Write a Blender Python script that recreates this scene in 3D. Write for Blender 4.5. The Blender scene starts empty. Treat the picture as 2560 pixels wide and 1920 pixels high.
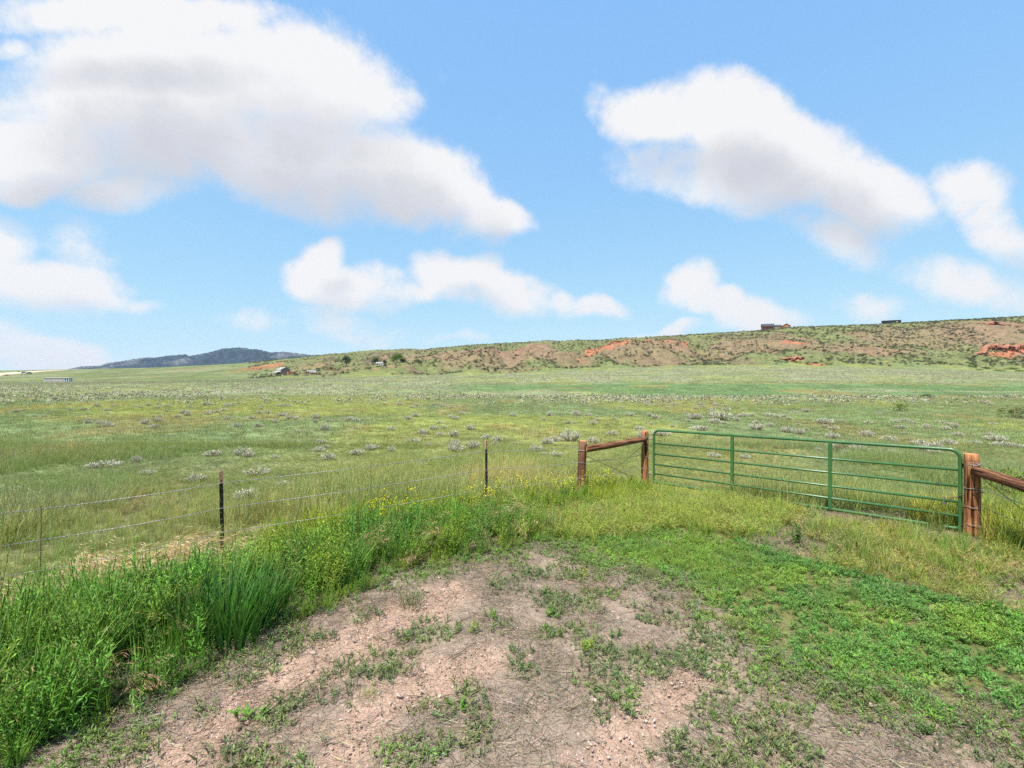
import bpy, math, random
import numpy as np
from mathutils import Vector, Matrix

random.seed(7)
RNG = np.random.default_rng(11)
scene = bpy.context.scene
col = scene.collection

# ------------------------------------------------------------------ camera
F = 1138.0            # focal length in photograph pixels (2560 wide)
CX, HY = 1280.0, 930.0   # principal column, horizon row
CAMZ = 2.5
HAZE = 0.000045
cam_data = bpy.data.cameras.new("camera")
cam_data.sensor_width = 36.0
cam_data.lens = 36.0 * F / 2560.0
cam_data.shift_y = (HY - 960.0) / 2560.0
cam_data.clip_start = 0.05
cam_data.clip_end = 60000.0
cam = bpy.data.objects.new("camera", cam_data)
col.objects.link(cam)
cam.location = (0, 0, CAMZ)
cam.rotation_euler = (math.radians(90), 0, 0)
scene.camera = cam

# ------------------------------------------------------------------ light and exposure
SUN_AZ = (-0.52, -0.854)     # horizontal direction towards the sun
SUN_EL = math.radians(62)
sun_data = bpy.data.lights.new("sun", 'SUN')
sun_data.energy = 5.0
sun_data.angle = math.radians(0.5)
sun_data.color = (1.0, 0.95, 0.87)
sun = bpy.data.objects.new("sun", sun_data)
col.objects.link(sun)
to_sun = Vector((SUN_AZ[0] * math.cos(SUN_EL), SUN_AZ[1] * math.cos(SUN_EL), math.sin(SUN_EL)))
sun.rotation_euler = to_sun.to_track_quat('Z', 'Y').to_euler()

vs = scene.view_settings
vs.view_transform = 'Standard'
vs.look = 'None'
vs.exposure = 0.9
vs.gamma = 1.0
vs.use_curve_mapping = False
scene.cycles.use_denoising = False
scene.cycles.use_adaptive_sampling = True
scene.cycles.adaptive_threshold = 0.014
scene.cycles.max_bounces = 5
scene.cycles.diffuse_bounces = 2
scene.cycles.glossy_bounces = 2
scene.cycles.transmission_bounces = 4
scene.cycles.transparent_max_bounces = 8
scene.cycles.volume_bounces = 0
scene.cycles.caustics_reflective = False
scene.cycles.caustics_refractive = False

# ------------------------------------------------------------------ world: Nishita sky with cumulus clouds
world = bpy.data.worlds.new("World")
scene.world = world
world.use_nodes = True
world.cycles.sampling_method = 'MANUAL'
world.cycles.sample_map_resolution = 512
wt = world.node_tree
wt.nodes.clear()

def nd(t, typ, **kw):
    n = t.nodes.new(typ)
    for k, v in kw.items():
        setattr(n, k, v)
    return n

def mth(t, op, a, b=None, c=None, clamp=False):
    n = t.nodes.new('ShaderNodeMath'); n.operation = op; n.use_clamp = clamp
    for i, v in enumerate((a, b, c)):
        if v is None: continue
        if isinstance(v, (int, float)): n.inputs[i].default_value = v
        else: t.links.new(v, n.inputs[i])
    return n.outputs[0]

def sstep(t, x, lo, hi, a=0.0, b=1.0):
    n = t.nodes.new('ShaderNodeMapRange'); n.interpolation_type = 'SMOOTHSTEP'
    n.inputs['From Min'].default_value = lo; n.inputs['From Max'].default_value = hi
    n.inputs['To Min'].default_value = a; n.inputs['To Max'].default_value = b
    t.links.new(x, n.inputs['Value'])
    return n.outputs[0]

# cumulus clouds: centre, half axes (photograph pixels / 1.1573), tilt in degrees, weight
CLOUDS = [
    (330, 220, 330, 170, 0, 1.25), (600, 190, 260, 140, -15, 1.2), (640, 320, 320, 120, -14, 1.3),
    (850, 380, 230, 95, -25, 1.2), (985, 440, 130, 55, -20, 1.0), (1080, 475, 70, 38, -20, .85),
    (110, 330, 200, 85, 0, 1.2), (260, 415, 120, 40, 0, .8), (790, 200, 110, 70, -20, .75),
    (20, 110, 60, 25, 0, .6), (300, 40, 300, 60, 0, 1.1), (60, 400, 120, 30, 0, .9),
    (-10, 540, 80, 70, -20, .75), (90, 612, 190, 48, -6, 1.05), (250, 645, 110, 20, -6, .7), (170, 535, 60, 45, -30, .34),
    (90, 765, 140, 52, -10, 1.25), (30, 715, 60, 40, -15, .6), (210, 790, 70, 16, -8, .6),
    (690, 600, 95, 48, -8, 1.1), (690, 550, 50, 38, 0, 1.0), (780, 615, 95, 45, -5, 1.0), (860, 635, 70, 22, 0, .6),
    (1000, 605, 95, 50, -5, 1.1), (1100, 628, 140, 42, -8, 1.0), (1240, 645, 100, 24, -5, .6),
    (740, 690, 100, 30, -15, .34), (560, 690, 60, 25, 0, .28), (1010, 735, 90, 14, 0, .34),
    (1430, 245, 130, 62, -10, 1.0), (1580, 270, 150, 95, -10, 1.25), (1700, 350, 220, 110, -18, 1.35),
    (1860, 420, 150, 80, -20, 1.15), (1960, 440, 120, 55, -20, .85), (1800, 510, 120, 50, -20, .75), (1560, 390, 190, 70, -12, .9),
    (2110, 430, 70, 70, -40, .75), (2170, 520, 90, 60, -40, 1.0), (2230, 560, 60, 40, 0, .8),
    (1490, 620, 70, 52, -10, .9), (1570, 665, 120, 40, -15, .9), (1670, 690, 100, 26, -10, .55),
    (1850, 655, 90, 26, -5, .42), (2130, 630, 160, 58, -12, .8), (1440, 718, 120, 14, 4, .6),
]
def vdot(t, p, c):
    n = nd(t, 'ShaderNodeVectorMath', operation='DOT_PRODUCT'); t.links.new(p, n.inputs[0]); n.inputs[1].default_value = c
    return n.outputs['Value']

def cloud_group(name, blobs):
    grp = bpy.data.node_groups.new(name, 'ShaderNodeTree')
    grp.interface.new_socket("P", in_out='INPUT', socket_type='NodeSocketVector')
    grp.interface.new_socket("F", in_out='OUTPUT', socket_type='NodeSocketFloat')
    gi = nd(grp, 'NodeGroupInput'); go = nd(grp, 'NodeGroupOutput')
    acc = None
    P = gi.outputs[0]
    for i, (x, y, rx, ry, rot, w) in enumerate(blobs):
        k = 1.1573
        if i % 8 == 7:       # keeps the blobs in sequence so that the shader stack stays small
            ch = nd(grp, 'ShaderNodeVectorMath', operation='MULTIPLY_ADD')
            grp.links.new(acc, ch.inputs[0]); ch.inputs[1].default_value = (1e-7,) * 3; grp.links.new(gi.outputs[0], ch.inputs[2])
            P = ch.outputs[0]
        cu, cv, ru, rv = (x * k - CX) / F, (HY - y * k) / F, rx * k / F, ry * k / F
        c, s_ = math.cos(math.radians(rot)), math.sin(math.radians(rot))
        a_ = vdot(grp, P, (c / ru, s_ / ru, -(c * cu + s_ * cv) / ru))
        b_ = vdot(grp, P, (-s_ / rv, c / rv, -(-s_ * cu + c * cv) / rv))
        d_ = mth(grp, 'MULTIPLY_ADD', b_, b_, mth(grp, 'MULTIPLY', a_, a_))
        f = mth(grp, 'MULTIPLY_ADD', d_, -w * 0.75, w)
        acc = f if acc is None else mth(grp, 'SMOOTH_MAX', acc, f, 0.25)
    acc = mth(grp, 'MAXIMUM', acc, -0.6)
    grp.links.new(acc, go.inputs[0])
    return grp

grp = cloud_group("cloud_field", CLOUDS)
grp_up = cloud_group("cloud_mass", [c for c in CLOUDS if c[5] >= 1.0])

tc = nd(wt, 'ShaderNodeTexCoord')
sep = nd(wt, 'ShaderNodeSeparateXYZ'); wt.links.new(tc.outputs['Generated'], sep.inputs[0])
dx, dy, dz = sep.outputs
ys = mth(wt, 'MAXIMUM', dy, 0.15)
uu = mth(wt, 'DIVIDE', dx, ys); vv = mth(wt, 'DIVIDE', dz, ys)
cp = nd(wt, 'ShaderNodeCombineXYZ'); wt.links.new(uu, cp.inputs[0]); wt.links.new(vv, cp.inputs[1]); cp.inputs[2].default_value = 1.0

def noise(t, vec, scale, detail, rough, dist=0.0):
    n = nd(t, 'ShaderNodeTexNoise')
    n.inputs['Scale'].default_value = scale; n.inputs['Detail'].default_value = detail
    n.inputs['Roughness'].default_value = rough; n.inputs['Distortion'].default_value = dist
    t.links.new(vec, n.inputs['Vector'])
    return n

nz = noise(wt, tc.outputs['Generated'], 5.0, 3.0, 0.55)
wsub = nd(wt, 'ShaderNodeVectorMath', operation='SUBTRACT'); wt.links.new(nz.outputs['Color'], wsub.inputs[0]); wsub.inputs[1].default_value = (.5, .5, .5)
wsc = nd(wt, 'ShaderNodeVectorMath', operation='MULTIPLY'); wt.links.new(wsub.outputs[0], wsc.inputs[0]); wsc.inputs[1].default_value = (0.13, 0.13, 0)
wadd = nd(wt, 'ShaderNodeVectorMath', operation='ADD'); wt.links.new(cp.outputs[0], wadd.inputs[0]); wt.links.new(wsc.outputs[0], wadd.inputs[1])
g1 = nd(wt, 'ShaderNodeGroup'); g1.node_tree = grp; wt.links.new(wadd.outputs[0], g1.inputs[0])
upo = nd(wt, 'ShaderNodeCombineXYZ'); upo.inputs[0].default_value = -0.04; wt.links.new(mth(wt, 'MULTIPLY_ADD', vv, 0.17, 0.035), upo.inputs[1])
up = nd(wt, 'ShaderNodeVectorMath', operation='ADD'); wt.links.new(wadd.outputs[0], up.inputs[0]); wt.links.new(upo.outputs[0], up.inputs[1])
g2 = nd(wt, 'ShaderNodeGroup'); g2.node_tree = grp_up; wt.links.new(up.outputs[0], g2.inputs[0])
n2 = noise(wt, tc.outputs['Generated'], 8.0, 8.0, 0.68)
nn = mth(wt, 'SUBTRACT', n2.outputs['Fac'], 0.5)
au = mth(wt, 'ABSOLUTE', uu)
inview = mth(wt, 'MULTIPLY', sstep(wt, au, 1.25, 1.9, 1, 0), sstep(wt, vv, 0.85, 1.3, 1, 0))
inview = mth(wt, 'MULTIPLY', inview, sstep(wt, dy, 0.2, 0.4))
above = sstep(wt, dz, -0.01, 0.01)
# billows: crisp on the sunny upper edges, soft below
Fm, Fu = g1.outputs[0], g2.outputs[0]
crisp = sstep(wt, mth(wt, 'SUBTRACT', Fm, Fu), 0.0, 0.9, 1.0, 1.4)
e = mth(wt, 'MULTIPLY', mth(wt, 'MULTIPLY_ADD', nn, 2.6, Fm), crisp)
dens = mth(wt, 'MULTIPLY', sstep(wt, e, -0.28, 1.05), mth(wt, 'MULTIPLY', above, 0.97))
e2 = mth(wt, 'MULTIPLY_ADD', nn, 1.5, Fu)
shade = mth(wt, 'MULTIPLY', sstep(wt, e2, 0.05, 1.5), sstep(wt, vv, 0.03, 0.30, 0.15, 1.0))
# elsewhere in the sky: the same kind of scattered cumulus from noise alone
mp3 = nd(wt, 'ShaderNodeMapping'); mp3.inputs['Scale'].default_value = (1, 1, 2.2); wt.links.new(tc.outputs['Generated'], mp3.inputs[0])
n3 = noise(wt, mp3.outputs[0], 2.6, 3.0, 0.55)
gen = mth(wt, 'MULTIPLY_ADD', n3.outputs['Fac'], 7.0, -3.6)
dens_b = mth(wt, 'MULTIPLY', sstep(wt, gen, -0.22, 0.85), mth(wt, 'MULTIPLY', above, 0.97))
shade_b = sstep(wt, gen, 0.3, 1.8)

sky = nd(wt, 'ShaderNodeTexSky', sky_type='NISHITA')
sky.sun_disc = False
sky.sun_elevation = SUN_EL
sky.sun_rotation = math.atan2(SUN_AZ[0], SUN_AZ[1])
sky.altitude = 1700
sky.air_density = 1.0
sky.dust_density = 0.0
sky.ozone_density = 3.0
SKY_STRENGTH = 0.15
# the film's shoulder: the bright band near the horizon is compressed channel by channel
ssep = nd(wt, 'ShaderNodeSeparateColor'); wt.links.new(sky.outputs[0], ssep.inputs[0])
scom = nd(wt, 'ShaderNodeCombineColor')
for i, (A, pw) in enumerate(((0.30, 0.46), (0.49, 0.315), (0.885, 0.06))):
    v = mth(wt, 'MULTIPLY', mth(wt, 'POWER', ssep.outputs[i], pw), A / (1.866 * SKY_STRENGTH))
    wt.links.new(v, scom.inputs[i])
WHITE = 0.51 / SKY_STRENGTH
def sky_layer(dens, shade):
    cc = nd(wt, 'ShaderNodeMix'); cc.data_type = 'RGBA'
    wt.links.new(shade, cc.inputs[0])
    cc.inputs[6].default_value = (WHITE, WHITE * 0.99, WHITE * 0.985, 1)
    cc.inputs[7].default_value = (WHITE * .70, WHITE * .705, WHITE * .75, 1)
    sm = nd(wt, 'ShaderNodeMix'); sm.data_type = 'RGBA'
    wt.links.new(dens, sm.inputs[0]); wt.links.new(scom.outputs[0], sm.inputs[6]); wt.links.new(cc.outputs[2], sm.inputs[7])
    bg = nd(wt, 'ShaderNodeBackground'); bg.inputs['Strength'].default_value = SKY_STRENGTH
    wt.links.new(sm.outputs[2], bg.inputs['Color'])
    return bg.outputs[0]
mxs = nd(wt, 'ShaderNodeMixShader')
wt.links.new(inview, mxs.inputs[0]); wt.links.new(sky_layer(dens_b, shade_b), mxs.inputs[1]); wt.links.new(sky_layer(dens, shade), mxs.inputs[2])
wo = nd(wt, 'ShaderNodeOutputWorld'); wt.links.new(mxs.outputs[0], wo.inputs['Surface'])

# ------------------------------------------------------------------ helpers
def prop(o, label=None, cat=None, group=None, kind=None):
    if label: o["label"] = label
    if cat: o["category"] = cat
    if group: o["group"] = group
    if kind: o["kind"] = kind
    return o

def empty(name, loc, rz=0.0):
    o = bpy.data.objects.new(name, None)
    o.empty_display_size = 0.1
    col.objects.link(o); o.location = loc; o.rotation_euler = (0, 0, rz)
    return o

class MB:
    """collects vertices and faces; build() links ONE mesh object"""
    def __init__(self): self.v = []; self.f = []; self.c = []
    def add(self, v, f, c=None):
        n = len(self.v)
        self.v.extend([tuple(p) for p in v]); self.f.extend([tuple(i + n for i in q) for q in f])
        self.c.extend([c if c is not None else (1, 1, 1)] * len(v))
        return self
    def box(self, x0, x1, y0, y1, z0, z1, c=None):
        v = [(x0, y0, z0), (x1, y0, z0), (x1, y1, z0), (x0, y1, z0), (x0, y0, z1), (x1, y0, z1), (x1, y1, z1), (x0, y1, z1)]
        return self.add(v, [(0, 3, 2, 1), (4, 5, 6, 7), (0, 1, 5, 4), (1, 2, 6, 5), (2, 3, 7, 6), (3, 0, 4, 7)], c)
    def prism(self, poly, y0, y1, c=None):       # polygon in x,z extruded along y
        n = len(poly)
        v = [(x, y0, z) for x, z in poly] + [(x, y1, z) for x, z in poly]
        f = [tuple(range(n)), tuple(reversed(range(n, 2 * n)))] + [(i, i + n, (i + 1) % n + n, (i + 1) % n) for i in range(n)]
        return self.add(v, f, c)
    def tube(self, pts, r, n=8, caps=True, c=None):
        pts = [Vector(p) for p in pts]
        rr = r if isinstance(r, (list, tuple)) else [r] * len(pts)
        v = []; f = []
        ref = Vector((0, 0, 1))
        t0 = (pts[1] - pts[0]).normalized()
        if abs(t0.dot(ref)) > 0.9: ref = Vector((1, 0, 0))
        a = t0.cross(ref).normalized()
        for i, p in enumerate(pts):
            t = (pts[min(i + 1, len(pts) - 1)] - pts[max(i - 1, 0)]).normalized()
            a = (a - t * a.dot(t)).normalized(); b = t.cross(a)
            for k in range(n):
                an = 2 * math.pi * k / n
                v.append(p + (a * math.cos(an) + b * math.sin(an)) * rr[i])
        for i in range(len(pts) - 1):
            for k in range(n):
                f.append((i * n + k, i * n + (k + 1) % n, (i + 1) * n + (k + 1) % n, (i + 1) * n + k))
        if caps:
            f.append(tuple(reversed(range(n)))); f.append(tuple(range((len(pts) - 1) * n, len(pts) * n)))
        return self.add(v, f, c)
    def mesh(self, name, mat, smooth=False):
        me = bpy.data.meshes.new(name)
        me.from_pydata([tuple(p) for p in self.v], [], self.f)
        if self.c:
            at = me.color_attributes.new("vcol", 'FLOAT_COLOR', 'POINT')
            arr = np.ones((len(self.v), 4), np.float32); arr[:, :3] = np.array(self.c, np.float32)
            at.data.foreach_set("color", arr.ravel())
        if mat: me.materials.append(mat)
        if smooth: me.polygons.foreach_set("use_smooth", [True] * len(me.polygons))
        me.update()
        return me
    def build(self, name, mat, parent=None, loc=None, smooth=False):
        o = bpy.data.objects.new(name, self.mesh(name, mat, smooth))
        col.objects.link(o)
        if parent is not None: o.parent = parent
        if loc is not None: o.location = loc
        return o

# value noise on a hashed lattice
def _hash(ix, iy, s):
    h = (ix.astype(np.int64) * 374761393 + iy.astype(np.int64) * 668265263 + s * 1442695041) & 0xFFFFFFFF
    h = ((h ^ (h >> 13)) * 1274126177) & 0xFFFFFFFF
    h = h ^ (h >> 16)
    return (h & 0xFFFFFF) / float(0xFFFFFF)
def vnoise(x, y, s=0):
    x = np.asarray(x, float); y = np.asarray(y, float)
    ix = np.floor(x); iy = np.floor(y); fx = x - ix; fy = y - iy
    fx = fx * fx * fx * (fx * (fx * 6 - 15) + 10); fy = fy * fy * fy * (fy * (fy * 6 - 15) + 10)
    a = _hash(ix, iy, s); b = _hash(ix + 1, iy, s); c = _hash(ix, iy + 1, s); d = _hash(ix + 1, iy + 1, s)
    return (a * (1 - fx) + b * fx) * (1 - fy) + (c * (1 - fx) + d * fx) * fy
def fbm(x, y, s=0, o=4, g=0.5):
    t = 0; a = 1; n = 0
    for i in range(o):
        t = t + a * vnoise(np.asarray(x) * 2 ** i + 17.3 * i, np.asarray(y) * 2 ** i - 9.1 * i, s + i); n += a; a *= g
    return t / n
def smooth(a, b, x):
    t = np.clip((np.asarray(x, float) - a) / (b - a), 0, 1); return t * t * (3 - 2 * t)

def gp(px, py, z=0.0):
    """world point on the level z that the photograph shows at this pixel"""
    Y = (CAMZ - z) * F / (py - HY)
    return ((px - CX) / F * Y, Y)
def at(px, Y): return ((px - CX) / F * Y, Y)

# ------------------------------------------------------------------ terrain
def row(pts):
    a = np.array(pts, float); return a[:, 0], a[:, 1]
# photograph rows of the ground along lines of equal depth, column by column
R300 = row([(-2500, 962), (0, 957), (400, 951), (700, 946), (950, 941), (1200, 936), (1450, 927), (1700, 916), (2000, 915), (2300, 922), (2560, 930), (4000, 932), (5000, 932)])
R400 = row([(-2500, 950), (0, 947), (400, 943), (650, 940), (760, 936), (950, 922), (1100, 925), (1300, 921), (1480, 914), (1700, 903), (2000, 893), (2300, 893), (2560, 898), (5000, 900)])
RIDGE = row([(-2500, 927), (0, 927), (160, 924), (389, 919), (583, 910), (800, 890), (942, 879), (1085, 875), (1207, 863), (1329, 857), (1532, 851.5), (1700, 841), (1863, 831), (1985, 821.5), (2189, 813.5), (2351, 804.5), (2560, 793), (3200, 775), (5000, 770)])
RIDGE_Y = row([(-2500, 800), (0, 800), (400, 860), (800, 900), (1280, 760), (1930, 640), (2560, 540), (5000, 520)])
KNOLLS = [  # column, depth, radius x, radius y, rise
    (1190, 455, 38, 55, 9), (1330, 440, 36, 60, 11), (1230, 405, 45, 40, 5), (1400, 410, 30, 40, 6), (1040, 470, 50, 60, 6),
    (1545, 470, 26, 50, 12), (1660, 470, 30, 55, 12), (1590, 420, 38, 40, 6),
    (2080, 430, 60, 60, 3), (2560, 420, 45, 60, 9), (2480, 470, 40, 50, 6), (2300, 470, 50, 50, 3), (1880, 450, 40, 50, 4), (690, 560, 60, 80, 4),
]
def height(x, y, detail=True):
    x = np.asarray(x, float); y = np.asarray(y, float)
    yy = np.maximum(y, 0.3 * np.abs(x)); yy = np.maximum(yy, 1.0)
    px = np.clip(CX + F * x / yy, -2500, 5000)
    rY = np.interp(px, *RIDGE_Y)
    def zz(p, Y): return CAMZ - (p - HY) / F * Y
    right = smooth(700, 1500, px)
    keysY = [np.zeros_like(x) + 7, np.zeros_like(x) + 11.5, np.zeros_like(x) + 46, np.zeros_like(x) + 78,
             np.zeros_like(x) + 160, np.zeros_like(x) + 300, np.zeros_like(x) + 400, rY, rY * 1.25, rY * 0 + 2500, rY * 0 + 12000]
    z300 = zz(np.interp(px, *R300), 300)
    z78 = -0.9 - 0.9 * right
    zr = zz(np.interp(px, *RIDGE), rY)
    keysZ = [np.zeros_like(x), np.zeros_like(x) - .19, np.zeros_like(x) - 0.32, z78, z78 + (z300 - z78) * (0.30 + 0.06 * right),
             z300, zz(np.interp(px, *R400), 400), zr, zr + 1.0, np.minimum(zr * 0.4, 12), zr * 0 - 8]
    z = np.zeros_like(x)
    K = len(keysY)
    sl = [(keysZ[i + 1] - keysZ[i]) / (keysY[i + 1] - keysY[i]) for i in range(K - 1)]
    tg = [np.zeros_like(x)]
    for i in range(1, K - 1):
        a, b = sl[i - 1], sl[i]
        tg.append(np.where(a * b > 0, 2 * a * b / (a + b + np.where(np.abs(a + b) < 1e-12, 1e-12, 0)), 0))
    tg.append(sl[-1])
    for i in range(K - 1):
        h = keysY[i + 1] - keysY[i]
        t = np.clip((yy - keysY[i]) / h, 0, 1)
        m = (yy >= keysY[i]) & (yy < keysY[i + 1])
        val = (2 * t ** 3 - 3 * t ** 2 + 1) * keysZ[i] + (t ** 3 - 2 * t ** 2 + t) * h * tg[i] + (-2 * t ** 3 + 3 * t ** 2) * keysZ[i + 1] + (t ** 3 - t ** 2) * h * tg[i + 1]
        z = np.where(m, val, z)
    z = np.where(yy >= keysY[-1], keysZ[-1], z)
    for (kp, kY, rx, ry, rise) in KNOLLS:
        cx, cy = at(kp, kY)
        d = ((x - cx) / rx) ** 2 + ((y - cy) / ry) ** 2
        z = z + rise * np.exp(-d * 1.2)
    if detail:
        hill = smooth(290, 390, yy) * (1 - smooth(rY * 0.86, rY * 1.0, yy)) * smooth(500, 1000, px)
        g = 1 - np.abs(2 * fbm(x / 55.0, y / 90.0, 5, 4) - 1)
        g2 = 1 - np.abs(2 * fbm(x / 22.0 + 3, y / 34.0, 9, 3) - 1)
        z = z + hill * ((g - 0.72) * 19 + (g2 - 0.7) * 5) * (1 - .55 * smooth(.6, .95, yy / rY))
        mid = smooth(30, 90, yy) * (1 - smooth(700, 1200, yy))
        z = z + mid * (fbm(x / 30.0, y / 30.0, 21, 3) - 0.5) * 0.8
        near = smooth(1.0, 6.0, yy) * (1 - smooth(60, 120, yy))
        z = z + near * (fbm(x / 2.3, y / 2.3, 31, 3) - 0.5) * 0.10
    return z
def hz(x, y): return float(height(np.array([x]), np.array([y]))[0])

# --- polygons and lines of the near ground, traced on the photograph and set down on the ground
def poly_px(pts): return np.array([gp(a, b) for a, b in pts])
def inside(poly, x, y):
    r = np.zeros(len(x), bool); n = len(poly); j = n - 1
    for i in range(n):
        xi, yi = poly[i]; xj, yj = poly[j]
        c = ((yi > y) != (yj > y)) & (x < (xj - xi) * (y - yi) / (yj - yi + 1e-12) + xi)
        r ^= c; j = i
    return r
def dist_line(pts, x, y):
    d = np.full(len(x), 1e9)
    for (ax, ay), (bx, by) in zip(pts[:-1], pts[1:]):
        vx, vy = bx - ax, by - ay
        t = np.clip(((x - ax) * vx + (y - ay) * vy) / (vx * vx + vy * vy + 1e-12), 0, 1)
        d = np.minimum(d, np.hypot(x - ax - t * vx, y - ay - t * vy))
    return d
def sdist(poly, x, y):
    d = dist_line(list(map(tuple, poly)) + [tuple(poly[0])], x, y)
    return np.where(inside(poly, x, y), -d, d)

TRACK = poly_px([(-400, 2050), (60, 1850), (260, 1780), (400, 1715), (544, 1635), (718, 1532), (810, 1500), (926, 1452), (985, 1432), (1157, 1400), (1261, 1368),
                 (1366, 1352), (1430, 1372), (1500, 1420), (1640, 1450), (1760, 1500), (1850, 1580), (1940, 1660), (2080, 1735), (2250, 1775), (2560, 1800), (3000, 1850), (3200, 2600), (-600, 2600)])
COVER = poly_px([(1366, 1356), (1500, 1345), (1680, 1322), (1830, 1350), (1990, 1395), (2150, 1435), (2330, 1480), (2560, 1545), (2900, 1640), (2900, 1850), (2560, 1795), (2240, 1770), (2080, 1725),
                 (1940, 1650), (1850, 1570), (1760, 1495), (1640, 1445), (1500, 1415), (1430, 1368)])
CHEAT = poly_px([(1180, 1235), (1440, 1222), (1640, 1216), (1800, 1245), (1960, 1275), (2010, 1300), (1930, 1345), (1840, 1350), (1700, 1322), (1520, 1345), (1366, 1352), (1250, 1330)])
RVERGE = poly_px([(1960, 1290), (2150, 1322), (2400, 1345), (2520, 1330), (2900, 1330), (3300, 1500), (2900, 1640), (2560, 1545), (2330, 1480), (2150, 1435), (1990, 1395), (1850, 1352), (1930, 1340)])
FENCE = [(-7.2, 2.75), (-5.1, 4.62), (-3.75, 5.9), (-0.45, 8.2), (1.43, 9.3), (3.1, 10.6)]
GATE_L, GATE_R = (3.328, 10.68), (6.903, 7.01)
RUTS = [[gp(*p) for p in ((430, 1900), (560, 1806), (650, 1736), (810, 1643), (960, 1572), (1060, 1520), (1120, 1478))],
        [gp(*p) for p in ((840, 1900), (960, 1760), (1130, 1690), (1230, 1650))],
        [gp(*p) for p in ((1380, 2000), (1640, 1800), (1720, 1720))]]

VERGE = np.array([gp(*p) for p in ((-900, 2100), (60, 1850), (260, 1780), (400, 1715), (544, 1635), (718, 1532), (810, 1500), (926, 1452), (985, 1432), (1157, 1400), (1261, 1368), (1366, 1352), (1330, 1300))]
                 + [(1.9, 9.0), (1.3, 9.0), (-0.5, 7.95), (-3.8, 5.75), (-5.1, 4.5), (-7.3, 2.4)])

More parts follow.
